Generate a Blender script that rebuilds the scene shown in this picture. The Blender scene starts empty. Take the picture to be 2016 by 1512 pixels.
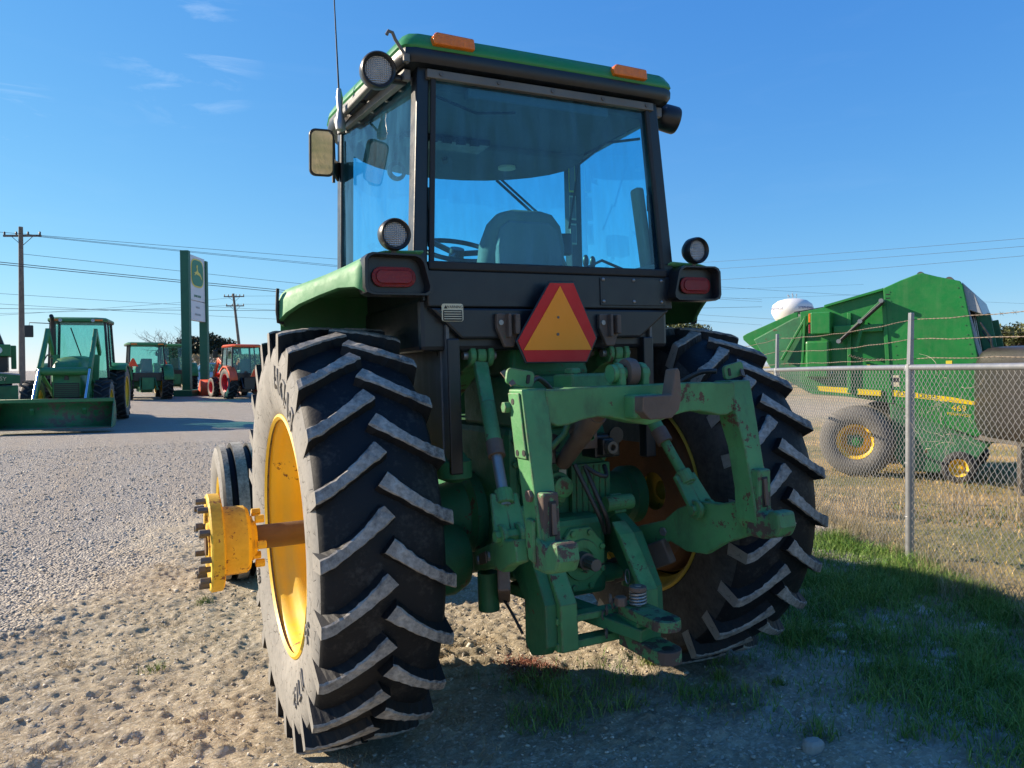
import bpy, bmesh, math, random
import numpy as np
from mathutils import Vector, Matrix, Euler
random.seed(7)
rng = np.random.default_rng(11)
R = math.radians
scene = bpy.context.scene
COL = scene.collection

# ------------------------------------------------------------------ camera
# the tractor stands on slightly tilted ground: TILT carries tractor space to world space
TILT = Euler((R(-0.472), 0, 0)).to_matrix() @ Euler((0, R(-0.991), 0)).to_matrix()
cam_data = bpy.data.cameras.new('camera')
cam_data.sensor_width = 36.0
cam_data.lens = 27.04
cam_data.clip_start = 0.05
cam_data.clip_end = 6000
camera = bpy.data.objects.new('camera', cam_data)
COL.objects.link(camera)
_yaw, _pit, _rol = R(26.091), R(0.95), R(-0.6)
_f0 = Vector((math.sin(_yaw), math.cos(_yaw), 0))
_r0 = Vector((math.cos(_yaw), -math.sin(_yaw), 0))
_f = (_f0 * math.cos(_pit) - Vector((0, 0, 1)) * math.sin(_pit)).normalized()
_u0 = _r0.cross(_f)
_r = _r0 * math.cos(_rol) + _u0 * math.sin(_rol)
_u = _u0 * math.cos(_rol) - _r0 * math.sin(_rol)
camera.matrix_world = Matrix(((_r.x, _u.x, -_f.x, -1.688), (_r.y, _u.y, -_f.y, -3.351), (_r.z, _u.z, -_f.z, 1.498), (0, 0, 0, 1)))
scene.camera = camera

# ------------------------------------------------------------------ node helpers
def nd(nt, typ, props=None, **inp):
    n = nt.nodes.new(typ)
    for k, v in (props or {}).items():
        setattr(n, k, v)
    for k, v in inp.items():
        s = n.inputs[int(k[1:])] if k[0] == 'i' and k[1:].isdigit() else n.inputs[k.replace('_', ' ')]
        if isinstance(v, bpy.types.NodeSocket):
            nt.links.new(v, s)
        elif isinstance(v, bpy.types.Node):
            nt.links.new(v.outputs[0], s)
        else:
            if s.type == 'RGBA' and len(v) == 3:
                v = (*v, 1)
            s.default_value = v
    return n
def mixc(nt, f, a, b, blend='MIX'):
    n = nd(nt, 'ShaderNodeMix', {'data_type': 'RGBA', 'blend_type': blend}, i0=f, i6=a, i7=b)
    return n.outputs[2]
def mr(nt, v, a, b, c=0.0, d=1.0):
    return nd(nt, 'ShaderNodeMapRange', {'clamp': True}, Value=v, From_Min=a, From_Max=b, To_Min=c, To_Max=d).outputs[0]
def noise(nt, vec, scale, detail=4, rough=0.55, dist=0.0):
    return nd(nt, 'ShaderNodeTexNoise', None, Vector=vec, Scale=scale, Detail=detail, Roughness=rough, Distortion=dist).outputs[0]
def mth(nt, op, a, b=0.5):
    return nd(nt, 'ShaderNodeMath', {'operation': op, 'use_clamp': False}, i0=a, i1=b).outputs[0]

# ------------------------------------------------------------------ sky and sun
SUN = Vector((-1.6, 1.45, 1.0)).normalized()
world = bpy.data.worlds.new('World')
scene.world = world
world.use_nodes = True
wn = world.node_tree
bg = wn.nodes['Background']
sky = nd(wn, 'ShaderNodeTexSky', {'sky_type': 'NISHITA', 'sun_disc': False, 'sun_elevation': math.asin(SUN.z),
     'sun_rotation': math.atan2(SUN.x, SUN.y), 'air_density': 1.0, 'dust_density': 0.0, 'ozone_density': 6.0, 'altitude': 0})
SKY, EXPO = 0.10, 1.00
_sp = nd(wn, 'ShaderNodeSeparateColor', None, Color=sky.outputs[0])
def _ch(i, gain, pw):
    return mth(wn, 'MULTIPLY', mth(wn, 'POWER', mth(wn, 'MULTIPLY', _sp.outputs[i], 0.1), pw), gain / (SKY * 2 ** EXPO) * 1.04)
graded = nd(wn, 'ShaderNodeCombineColor', None, Red=_ch(0, 1.35, 1.1), Green=_ch(1, 1.15, 0.75), Blue=_ch(2, 1.08, 0.35))
tc = nd(wn, 'ShaderNodeTexCoord')
mp = nd(wn, 'ShaderNodeMapping', None, Vector=tc.outputs['Generated'], Rotation=(0, R(14), R(35)), Scale=(2.2, 2.2, 11))
cn = noise(wn, mp.outputs[0], 2.4, 8, 0.62, 0.6)
cm = mr(wn, cn, 0.53, 0.78, 0.0, 1.0)
wisps = None
for dv, lo in (((0.055, 0.933, 0.357), 0.9962), ((-0.118, 0.953, 0.28), 0.9987)):   # two thin patches of cirrus
    dt = nd(wn, 'ShaderNodeVectorMath', {'operation': 'DOT_PRODUCT'}, i0=tc.outputs['Generated'], i1=Vector(dv).normalized()).outputs['Value']
    wv = mr(wn, dt, lo, 0.9995)
    wisps = wv if wisps is None else mth(wn, 'ADD', wisps, wv)
cf = mth(wn, 'MULTIPLY', cm, mth(wn, 'ADD', mth(wn, 'MULTIPLY', wisps, 0.42), 0.02))
skyc = mixc(wn, cf, graded.outputs[0], (4.6, 5.4, 6.3))
wn.links.new(skyc, bg.inputs[0])
bg.inputs[1].default_value = SKY
sun_data = bpy.data.lights.new('sun', 'SUN')
sun_data.energy = 5.0
sun_data.angle = R(0.53)
sun_data.color = (1.0, 0.85, 0.66)
sun = bpy.data.objects.new('sun', sun_data)
COL.objects.link(sun)
sun.rotation_euler = SUN.to_track_quat('Z', 'Y').to_euler()
sun.location = (-16, 13, 30)
scene.view_settings.view_transform = 'Standard'
scene.view_settings.look = 'None'
scene.view_settings.exposure = EXPO
scene.view_settings.gamma = 1.0
scene.view_settings.use_curve_mapping = False
scene.cycles.max_bounces = 6
scene.cycles.transparent_max_bounces = 16
scene.cycles.sample_clamp_indirect = 6

# ------------------------------------------------------------------ mesh helpers
def basis(d):
    d = Vector(d).normalized()
    a = Vector((0, 0, 1)) if abs(d.z) < 0.9 else Vector((1, 0, 0))
    u = a.cross(d).normalized()
    return u, d.cross(u).normalized(), d
class G:
    def __init__(s):
        s.v = []; s.f = []; s.m = []
    def add(s, vs, fs, mi=0):
        o = len(s.v)
        s.v += [tuple(p) for p in vs]
        for q in fs:
            s.f.append(tuple(i + o for i in q)); s.m.append(mi)
        return s
    def box(s, c, d, rot=None, mi=0, taper=None):
        x, y, z = [k / 2 for k in d]
        tx, ty = taper or (1, 1)
        p = [Vector((sx * x * (tx if sz > 0 else 1), sy * y * (ty if sz > 0 else 1), sz * z)) for sz in (-1, 1) for sy in (-1, 1) for sx in (-1, 1)]
        if rot is not None:
            m = rot if isinstance(rot, Matrix) else Euler(rot).to_matrix()
            p = [m @ q for q in p]
        c = Vector(c)
        return s.add([q + c for q in p], [(0, 2, 3, 1), (4, 5, 7, 6), (0, 1, 5, 4), (2, 6, 7, 3), (0, 4, 6, 2), (1, 3, 7, 5)], mi)
    def bar(s, p0, p1, w, h, up=(0, 0, 1), w2=None, h2=None, mi=0):
        p0, p1 = Vector(p0), Vector(p1)
        d = (p1 - p0).normalized()
        a = d.cross(Vector(up)).normalized(); b = a.cross(d).normalized()
        w2 = w2 or w; h2 = h2 or h
        vs = [p + a * (i * ww / 2) + b * (j * hh / 2) for p, ww, hh in ((p0, w, h), (p1, w2, h2)) for i, j in ((-1, -1), (1, -1), (1, 1), (-1, 1))]
        return s.add(vs, [(0, 1, 2, 3), (7, 6, 5, 4), (0, 4, 5, 1), (1, 5, 6, 2), (2, 6, 7, 3), (3, 7, 4, 0)], mi)
    def prism(s, poly, ax, a0, a1, mi=0, poly2=None):
        n = len(poly)
        def pt(q, t):
            return {'x': (t, q[0], q[1]), 'y': (q[0], t, q[1]), 'z': (q[0], q[1], t)}[ax]
        vs = [pt(q, a0) for q in poly] + [pt(q, a1) for q in (poly2 or poly)]
        fs = [tuple(range(n))[::-1], tuple(range(n, 2 * n))] + [(i, (i + 1) % n, n + (i + 1) % n, n + i) for i in range(n)]
        return s.add(vs, fs, mi)
    def loft(s, rings, cap=True, mi=0, closed=True):
        n = len(rings[0]); vs = [p for r_ in rings for p in r_]; fs = []
        for k in range(len(rings) - 1):
            for i in range(n if closed else n - 1):
                j = (i + 1) % n
                fs.append((k * n + i, k * n + j, (k + 1) * n + j, (k + 1) * n + i))
        if cap:
            fs.append(tuple(range(n))[::-1]); fs.append(tuple(range((len(rings) - 1) * n, len(rings) * n)))
        return s.add(vs, fs, mi)
    def tube(s, pts, r, n=10, mi=0, cap=True):
        pts = [Vector(p) for p in pts]
        rr = r if isinstance(r, (list, tuple)) else [r] * len(pts)
        rings = []; u = None
        for i, p in enumerate(pts):
            d = (pts[min(i + 1, len(pts) - 1)] - pts[max(i - 1, 0)]).normalized()
            if u is None:
                u, w, _ = basis(d)
            else:
                u = (u - d * u.dot(d)).normalized()
            w = d.cross(u)
            rings.append([p + (u * math.cos(t) + w * math.sin(t)) * rr[i] for t in [2 * math.pi * k / n for k in range(n)]])
        return s.loft(rings, cap, mi)
    def cyl(s, p0, p1, r, r2=None, n=20, mi=0):
        return s.tube([p0, p1], [r, r if r2 is None else r2], n, mi)
    def lathe(s, prof, o, d, n=48, mi=0, ring_mi=None, a0=0.0, closed=False):
        u, w, d = basis(d); o = Vector(o); m = len(prof); base = len(s.v)
        for k in range(n):
            t = a0 + 2 * math.pi * k / n
            c = u * math.cos(t) + w * math.sin(t)
            for r_, h in prof:
                s.v.append(tuple(o + c * r_ + d * h))
        for k in range(n):
            k2 = (k + 1) % n
            for i in range(m if closed else m - 1):
                j = (i + 1) % m
                s.f.append((base + k * m + i, base + k2 * m + i, base + k2 * m + j, base + k * m + j))
                s.m.append(ring_mi[i] if ring_mi else mi)
        return s
    def hexb(s, p, d, r, h, mi=0):
        return s.cyl(p, Vector(p) + Vector(d).normalized() * h, r, r, 6, mi)
    def ball(s, c, rad, n=12, mi=0):
        rx, ry, rz = rad if isinstance(rad, (list, tuple)) else (rad,) * 3
        rings = []
        for i in range(1, n):
            a = math.pi * i / n
            rings.append([(c[0] + rx * math.sin(a) * math.cos(t), c[1] + ry * math.sin(a) * math.sin(t), c[2] + rz * math.cos(a)) for t in [2 * math.pi * k / (2 * n) for k in range(2 * n)]])
        return s.loft(rings, True, mi)
    def xf(s, mat):
        s.v = [tuple(mat @ Vector(p)) for p in s.v]; return s
    def build(s, name, mat, parent=None, bevel=0.0, smooth=None, kind=None, label=None, seg=2, recalc=True):
        me = bpy.data.meshes.new(name)
        me.from_pydata(s.v, [], s.f)
        mats = mat if isinstance(mat, (list, tuple)) else [mat]
        for m_ in mats:
            me.materials.append(m_)
        if len(mats) > 1:
            me.polygons.foreach_set('material_index', s.m)
        if recalc:
            b = bmesh.new(); b.from_mesh(me)
            bmesh.ops.recalc_face_normals(b, faces=b.faces)
            b.to_mesh(me); b.free()
        if smooth is not None:
            me.polygons.foreach_set('use_smooth', [True] * len(me.polygons))
            me.set_sharp_from_angle(angle=R(smooth))
        me.update()
        return link(name, me, parent, bevel, kind, label, seg)
def link(name, me, parent=None, bevel=0.0, kind=None, label=None, seg=2):
    o = bpy.data.objects.new(name, me)
    COL.objects.link(o)
    if parent is not None:
        o.parent = parent
    if bevel:
        md = o.modifiers.new('bevel', 'BEVEL'); md.width = bevel; md.segments = seg; md.limit_method = 'ANGLE'; md.angle_limit = R(40)
    if kind:
        o['kind'] = kind
    if label:
        o['label'] = label
    return o
def empty(name, loc=(0, 0, 0), rz=0.0, parent=None):
    o = bpy.data.objects.new(name, None)
    o.empty_display_size = 0.2
    COL.objects.link(o)
    o.location = loc; o.rotation_euler = (0, 0, rz)
    if parent is not None:
        o.parent = parent
    return o
def tag(o, label, cat, group=None):
    o['label'] = label; o['category'] = cat
    if group:
        o['group'] = group
    return o
def npmesh(name, verts, tris, mats, mi=None, smooth=False):
    me = bpy.data.meshes.new(name)
    k = tris.shape[1]
    me.vertices.add(len(verts)); me.vertices.foreach_set('co', np.ascontiguousarray(verts, dtype=np.float32).ravel())
    me.loops.add(tris.size); me.loops.foreach_set('vertex_index', np.ascontiguousarray(tris, dtype=np.int32).ravel())
    me.polygons.add(len(tris)); me.polygons.foreach_set('loop_start', np.arange(0, tris.size, k, dtype=np.int32))
    for m_ in mats:
        me.materials.append(m_)
    if mi is not None:
        me.polygons.foreach_set('material_index', np.ascontiguousarray(mi, dtype=np.int32))
    if smooth:
        me.polygons.foreach_set('use_smooth', np.ones(len(tris), dtype=bool))
    me.update(calc_edges=True)
    me.validate()
    return me
_fc = {}
def text_geo(txt, size, extrude, align='CENTER'):
    cu = bpy.data.curves.new('lettering', 'FONT')
    cu.body = txt; cu.size = size; cu.extrude = extrude; cu.align_x = align; cu.align_y = 'CENTER'; cu.resolution_u = 3
    ob = bpy.data.objects.new('lettering', cu)
    COL.objects.link(ob)
    dg = bpy.context.evaluated_depsgraph_get()
    me = bpy.data.meshes.new_from_object(ob.evaluated_get(dg))
    g = G()
    g.add([tuple(v.co) for v in me.vertices], [tuple(p.vertices) for p in me.polygons])
    bpy.data.objects.remove(ob); bpy.data.curves.remove(cu); bpy.data.meshes.remove(me)
    return g
def rrect(w, h, r, n=5):
    out = []
    for cx, cy, a in ((w / 2 - r, h / 2 - r, 0), (-w / 2 + r, h / 2 - r, 90), (-w / 2 + r, -h / 2 + r, 180), (w / 2 - r, -h / 2 + r, 270)):
        for k in range(n + 1):
            t = R(a + 90 * k / n); out.append((cx + r * math.cos(t), cy + r * math.sin(t)))
    return out

# ------------------------------------------------------------------ materials
def newmat(name):
    m = bpy.data.materials.new(name); m.use_nodes = True
    return m, m.node_tree, m.node_tree.nodes['Principled BSDF'], nd(m.node_tree, 'ShaderNodeTexCoord').outputs['Object']
def paint(name, col, rough=0.42, var=0.18, dust=0.25, dustc=(0.36, 0.31, 0.24), chip=0.0, chipc=(0.10, 0.055, 0.03), metal=0.0, bump=0.15, scale=1.0, spec=0.5, streak=0.0, edge=0.0):
    m, nt, b, oc = newmat(name)
    n1 = noise(nt, oc, 2.3 * scale, 6, 0.6)
    n2 = noise(nt, oc, 17 * scale, 5, 0.65)
    c = mixc(nt, mr(nt, n1, 0.3, 0.7), tuple(k * (1 - var) for k in col), tuple(min(1, k * (1 + var)) for k in col))
    geo = nd(nt, 'ShaderNodeNewGeometry')
    up = nd(nt, 'ShaderNodeSeparateXYZ', None, Vector=geo.outputs['Normal']).outputs[2]
    dm = mth(nt, 'MULTIPLY', mr(nt, n2, 0.35, 0.75), mth(nt, 'ADD', mth(nt, 'MULTIPLY', mr(nt, up, 0.1, 0.9), 0.9), 0.35))
    if streak:
        st = noise(nt, nd(nt, 'ShaderNodeMapping', None, Vector=oc, Scale=(9, 9, 0.9)).outputs[0], 2.0, 4, 0.6)
        dm = mth(nt, 'ADD', dm, mth(nt, 'MULTIPLY', mr(nt, st, 0.5, 0.8), streak))
    c = mixc(nt, mth(nt, 'MULTIPLY', dm, dust), c, dustc)
    rg = mr(nt, n2, 0.3, 0.8, rough * 0.85, min(1, rough * 1.3))
    if chip:
        n3 = noise(nt, oc, 21 * scale, 6, 0.72)
        n4 = noise(nt, oc, 4.3 * scale, 3, 0.5)
        ck = mr(nt, mth(nt, 'ADD', mth(nt, 'MULTIPLY', n3, 0.62), mth(nt, 'MULTIPLY', n4, 0.38)), 0.665 - 0.16 * chip, 0.685 - 0.16 * chip)
        c = mixc(nt, ck, c, chipc)
        rg = mth(nt, 'MAXIMUM', rg, mth(nt, 'MULTIPLY', ck, 0.8))
    if edge:
        bv = nd(nt, 'ShaderNodeBevel', {'samples': 3}, Radius=0.010)
        dt = nd(nt, 'ShaderNodeVectorMath', {'operation': 'DOT_PRODUCT'}, i0=bv.outputs[0], i1=geo.outputs['True Normal']).outputs['Value']
        ew = mth(nt, 'MULTIPLY', mr(nt, dt, 0.995, 0.90), mr(nt, noise(nt, oc, 33 * scale, 5, 0.7), 0.42, 0.56))
        c = mixc(nt, mth(nt, 'MULTIPLY', ew, edge), c, chipc)
        gr = mr(nt, noise(nt, nd(nt, 'ShaderNodeMapping', None, Vector=oc, Scale=(1, 1, 0.45)).outputs[0], 9 * scale, 6, 0.7), 0.52, 0.74, 0.0, 0.55)
        c = mixc(nt, mth(nt, 'MULTIPLY', gr, edge), c, (0.035, 0.045, 0.030))
    nt.links.new(c, b.inputs['Base Color']); nt.links.new(rg, b.inputs['Roughness'])
    b.inputs['Metallic'].default_value = metal
    b.inputs['Specular IOR Level'].default_value = spec
    if bump:
        bp = nd(nt, 'ShaderNodeBump', None, Strength=bump, Distance=0.004, Height=noise(nt, oc, 60 * scale, 3, 0.6))
        nt.links.new(bp.outputs[0], b.inputs['Normal'])
    return m
def glass(name, tint, dirt=0.05, dirt_or_sheen_c=(0.45, 0.5, 0.52), rough=0.0):
    m, nt, b, oc = newmat(name)
    tr = nd(nt, 'ShaderNodeBsdfTransparent', None, Color=tint)
    gl = nd(nt, 'ShaderNodeBsdfGlossy', None, Roughness=rough, Color=(1, 1, 1))
    df = nd(nt, 'ShaderNodeBsdfDiffuse', None, Color=dirt_or_sheen_c)
    n = mr(nt, noise(nt, nd(nt, 'ShaderNodeMapping', None, Vector=oc, Scale=(6, 6, 1.2)).outputs[0], 3, 6, 0.65), 0.38, 0.78, dirt * 0.15, dirt * 3.2)
    s1 = nd(nt, 'ShaderNodeMixShader', None, i0=n, i1=tr.outputs[0], i2=df.outputs[0])
    # a thin pane reflects alike from both sides: hand the back face the inverse index
    bk = nd(nt, 'ShaderNodeNewGeometry').outputs['Backfacing']
    fr = nd(nt, 'ShaderNodeFresnel', None, IOR=mr(nt, bk, 0.0, 1.0, 1.62, 1 / 1.62))
    s2 = nd(nt, 'ShaderNodeMixShader', None, i0=fr.outputs[0], i1=s1.outputs[0], i2=gl.outputs[0])
    nt.links.new(s2.outputs[0], nt.nodes['Material Output'].inputs[0])
    return m
def rubber(name, dark=(0.016, 0.017, 0.019), dust=(0.21, 0.18, 0.145), amt=0.3, crack=False, rough=0.75, lo=0.35, hi=0.8, spec=0.3):
    m, nt, b, oc = newmat(name)
    n1 = noise(nt, oc, 7, 6, 0.65); n2 = noise(nt, oc, 55, 4, 0.7)
    f = mr(nt, mth(nt, 'ADD', mth(nt, 'MULTIPLY', n1, 0.6), mth(nt, 'MULTIPLY', n2, 0.4)), lo, hi, 0.0, 1.0)
    c = mixc(nt, mth(nt, 'MULTIPLY', f, amt), dark, dust)
    h = n2
    if crack:
        vo = nd(nt, 'ShaderNodeTexVoronoi', {'feature': 'DISTANCE_TO_EDGE'}, Vector=nd(nt, 'ShaderNodeMapping', None, Vector=oc, Scale=(1, 1, 1)).outputs[0], Scale=24, Randomness=1.0)
        ck = mth(nt, 'MULTIPLY', mr(nt, vo.outputs['Distance'], 0.0, 0.045, 1.0, 0.0), mr(nt, noise(nt, oc, 17, 2, 0.5), 0.52, 0.58))
        c = mixc(nt, mth(nt, 'MULTIPLY', ck, 0.85), c, (0.03, 0.028, 0.026))
        h = mth(nt, 'SUBTRACT', h, ck)
    nt.links.new(c, b.inputs['Base Color'])
    b.inputs['Roughness'].default_value = rough
    b.inputs['Specular IOR Level'].default_value = spec
    bp = nd(nt, 'ShaderNodeBump', None, Strength=0.35, Distance=0.004, Height=h)
    nt.links.new(bp.outputs[0], b.inputs['Normal'])
    return m
def lens(name, col, rough=0.12, scale=70):
    m, nt, b, oc = newmat(name)
    wv = nd(nt, 'ShaderNodeTexWave', {'wave_type': 'BANDS', 'bands_direction': 'X'}, Vector=oc, Scale=scale, Distortion=0.0)
    wv2 = nd(nt, 'ShaderNodeTexWave', {'wave_type': 'BANDS', 'bands_direction': 'Z'}, Vector=oc, Scale=scale, Distortion=0.0)
    h = mth(nt, 'ADD', wv.outputs['Fac'], wv2.outputs['Fac'])
    c = mixc(nt, mr(nt, noise(nt, oc, 30, 3), 0.3, 0.7), tuple(k * 0.8 for k in col), col)
    nt.links.new(c, b.inputs['Base Color'])
    b.inputs['Roughness'].default_value = rough
    b.inputs['Coat Weight'].default_value = 0.25
    bp = nd(nt, 'ShaderNodeBump', None, Strength=0.5, Distance=0.003, Height=h)
    nt.links.new(bp.outputs[0], b.inputs['Normal'])
    return m
M = {}
M['green_old'] = paint('worn_green_paint', (0.062, 0.238, 0.080), 0.58, 0.32, 0.25, dustc=(0.30, 0.36, 0.24), chip=0.46, chipc=(0.10, 0.055, 0.035), bump=0.3, edge=1.0)
M['green_dark'] = paint('grimy_green_castings', (0.020, 0.150, 0.056), 0.6, 0.35, 0.35, dustc=(0.10, 0.085, 0.06), chip=0.35, bump=0.5, edge=0.8)
M['green_fender'] = paint('faded_green_fender', (0.068, 0.300, 0.115), 0.62, 0.12, 0.35, dustc=(0.42, 0.46, 0.36), bump=0.05)
M['green_roof'] = paint('glossy_green_roof', (0.012, 0.20, 0.045), 0.38, 0.08, 0.12, bump=0.05)
M['green_new'] = paint('bright_green_paint', (0.010, 0.185, 0.032), 0.38, 0.14, 0.34, dustc=(0.17, 0.26, 0.12), bump=0.06, scale=0.8, streak=0.45)
M['bucket'] = paint('scraped_green_bucket', (0.020, 0.165, 0.055), 0.5, 0.25, 0.5, dustc=(0.22, 0.20, 0.16), chip=0.75, chipc=(0.12, 0.095, 0.075), bump=0.3, scale=0.35, streak=0.5)
M['green_mid'] = paint('green_machine_paint', (0.018, 0.170, 0.050), 0.42, 0.12, 0.25, bump=0.05)
M['green_sign'] = paint('dark_green_sign_steel', (0.010, 0.105, 0.055), 0.5, 0.1, 0.1, bump=0.0)
M['hook'] = paint('scraped_green_hook', (0.055, 0.21, 0.075), 0.6, 0.3, 0.3, chip=1.05, chipc=(0.085, 0.058, 0.045), bump=0.5, edge=1.0)
M['worn'] = paint('rubbed_brown_steel', (0.115, 0.075, 0.055), 0.65, 0.35, 0.3, chip=0.35, chipc=(0.045, 0.16, 0.07), bump=0.5)
M['rust'] = paint('rusty_brown_iron', (0.13, 0.058, 0.024), 0.85, 0.4, 0.3, dustc=(0.22, 0.13, 0.06), bump=0.8)
M['rust_axle'] = paint('brown_axle_steel', (0.10, 0.052, 0.022), 0.6, 0.3, 0.15, bump=0.3)
M['yellow'] = paint('yellow_rim_paint', (0.80, 0.50, 0.012), 0.45, 0.10, 0.35, dustc=(0.46, 0.34, 0.15), chip=0.20, chipc=(0.16, 0.07, 0.03), bump=0.1, streak=0.3)
M['yellow_rust'] = paint('yellow_paint_with_rust_bloom', (0.70, 0.45, 0.03), 0.65, 0.18, 0.6, dustc=(0.42, 0.18, 0.03), chip=0.62, chipc=(0.22, 0.085, 0.025), bump=0.3, scale=2.4)
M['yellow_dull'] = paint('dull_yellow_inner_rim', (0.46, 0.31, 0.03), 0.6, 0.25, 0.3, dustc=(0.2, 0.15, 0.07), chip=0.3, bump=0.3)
M['black'] = paint('charcoal_cab_paint', (0.007, 0.010, 0.015), 0.36, 0.15, 0.08, dustc=(0.16, 0.16, 0.16), bump=0.10, streak=0.35)
M['black_dusty'] = paint('dusty_charcoal_panel', (0.10, 0.10, 0.10), 0.5, 0.15, 0.6, dustc=(0.40, 0.39, 0.37), bump=0.1, streak=0.4)
M['plastic'] = paint('black_plastic', (0.011, 0.012, 0.014), 0.36, 0.1, 0.05, bump=0.08)
M['seal'] = paint('black_rubber_seal', (0.008, 0.008, 0.009), 0.6, 0.1, 0.1, bump=0.1)
M['steel_worn'] = paint('brushed_window_bar', (0.13, 0.12, 0.105), 0.5, 0.25, 0.3, chip=0.3, chipc=(0.06, 0.05, 0.045), metal=0.3)
M['steel'] = paint('grey_bolt_steel', (0.30, 0.30, 0.30), 0.42, 0.2, 0.2, metal=0.7, bump=0.1)
M['bolt_dark'] = paint('dark_wheel_bolt_steel', (0.11, 0.10, 0.09), 0.5, 0.3, 0.25, metal=0.5, bump=0.1)
M['galv'] = paint('galvanised_fence_steel', (0.27, 0.28, 0.295), 0.42, 0.12, 0.10, metal=0.55, bump=0.05)
M['wire'] = paint('galvanised_wire', (0.26, 0.26, 0.265), 0.5, 0.2, 0.2, metal=0.4, bump=0.0)
M['barb'] = paint('rusting_barbed_wire', (0.24, 0.19, 0.14), 0.6, 0.3, 0.2, metal=0.3, bump=0.0)
M['tread'] = rubber('black_tread_rubber', dark=(0.007, 0.008, 0.010), dust=(0.19, 0.175, 0.15), amt=0.42, lo=0.52, hi=0.85, rough=0.62, spec=0.3)
M['side'] = rubber('dusty_cracked_sidewall', dust=(0.33, 0.315, 0.285), amt=1.0, crack=True, lo=-0.2, hi=0.75, rough=0.8)
M['lug_top'] = rubber('dust_worn_lug_face', dark=(0.08, 0.078, 0.075), dust=(0.45, 0.42, 0.375), amt=1.0, lo=0.36, hi=0.64, rough=0.9)
M['lug_side'] = rubber('black_lug_flank', dark=(0.007, 0.008, 0.010), amt=0.07, rough=0.62)
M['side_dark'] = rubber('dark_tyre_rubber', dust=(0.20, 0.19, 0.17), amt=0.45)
M['tyre_grey'] = rubber('grey_tyre_rubber', dark=(0.05, 0.05, 0.05), dust=(0.24, 0.22, 0.19), amt=0.8, lo=0.1, hi=0.8)
M['glass'] = glass('blue_tinted_cab_glass', (0.43, 0.87, 0.98), 0.055, (0.10, 0.36, 0.60))  # streaky dirt film, tinted blue to paint in the sky's reflection
M['glass_bg'] = glass('green_tinted_glass', (0.45, 0.78, 0.72), 0.05)
M['mirror'] = paint('mirror_silver', (0.50, 0.56, 0.60), 0.03, 0.02, 0.03, metal=1.0, bump=0.0)
M['red_lens'] = lens('red_lens', (0.26, 0.004, 0.006), 0.3, 60)
M['amber'] = lens('amber_lens', (0.85, 0.20, 0.008), 0.15, 50)
M['clear_lens'] = lens('ribbed_clear_lens', (0.62, 0.63, 0.63), 0.16, 42)
M['clear_lens'].node_tree.nodes['Principled BSDF'].inputs['Metallic'].default_value = 0.35
M['clear_lens'].node_tree.nodes['Bump'].inputs['Strength'].default_value = 1.0
M['smv_orange'] = paint('fluorescent_orange_vinyl', (1.0, 0.29, 0.002), 0.5, 0.04, 0.04, bump=0.0)
M['smv_red'] = paint('dark_red_reflective_border', (0.60, 0.004, 0.004), 0.55, 0.05, 0.03, bump=0.0)
M['smv_far'] = paint('red_orange_triangle', (0.85, 0.07, 0.012), 0.5, 0.04, 0.04, bump=0.0)
M['seat'] = paint('grey_beige_seat_cloth', (0.17, 0.165, 0.14), 0.9, 0.15, 0.2, bump=0.3)
M['seat_shell'] = paint('grey_seat_shell', (0.15, 0.15, 0.15), 0.55, 0.15, 0.2, bump=0.2)
M['lining'] = paint('grey_cab_lining', (0.10, 0.115, 0.135), 0.9, 0.1, 0.1, bump=0.3)
M['tan'] = paint('tan_dusty_trim', (0.34, 0.30, 0.23), 0.8, 0.2, 0.3, bump=0.3)
M['label_c'] = paint('cream_label', (0.62, 0.55, 0.38), 0.5, 0.05, 0.05, bump=0.0)
M['label_y'] = paint('yellow_label', (0.75, 0.60, 0.05), 0.5, 0.05, 0.05, bump=0.0)
M['ink'] = paint('black_ink', (0.012, 0.012, 0.012), 0.5, 0.0, 0.0, bump=0.0)
M['white'] = paint('white_paint', (0.72, 0.72, 0.70), 0.5, 0.05, 0.1, bump=0.0)
M['grey_panel'] = paint('light_grey_panel', (0.33, 0.35, 0.37), 0.4, 0.08, 0.15, bump=0.05)
M['orange'] = paint('orange_red_paint', (0.72, 0.085, 0.022), 0.45, 0.1, 0.2, dustc=(0.6, 0.3, 0.2), bump=0.05)
M['red_rim'] = paint('red_rim_paint', (0.55, 0.012, 0.02), 0.45, 0.1, 0.1, bump=0.05)
M['poly'] = paint('dark_brown_plastic_tank', (0.022, 0.019, 0.018), 0.38, 0.1, 0.10, dustc=(0.10, 0.085, 0.075), bump=0.06, streak=0.2)
M['wood'] = paint('weathered_pole_wood', (0.16, 0.13, 0.105), 0.9, 0.25, 0.1, bump=0.5)
M['cable'] = paint('dark_cable', (0.035, 0.037, 0.04), 0.6, 0.0, 0.0, bump=0.0)
M['stripe'] = paint('yellow_decal', (0.86, 0.62, 0.008), 0.4, 0.04, 0.05, bump=0.0)
M['chrome'] = paint('chromed_rod', (0.62, 0.64, 0.66), 0.14, 0.05, 0.05, metal=1.0, bump=0.0)
M['hose'] = paint('black_hose', (0.010, 0.010, 0.011), 0.45, 0.1, 0.2, bump=0.1)
M['car'] = paint('silver_car_paint', (0.42, 0.44, 0.46), 0.3, 0.05, 0.05, metal=0.3, bump=0.0)
M['bark'] = paint('grey_bark', (0.10, 0.085, 0.07), 0.95, 0.3, 0.0, bump=0.5)
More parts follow.
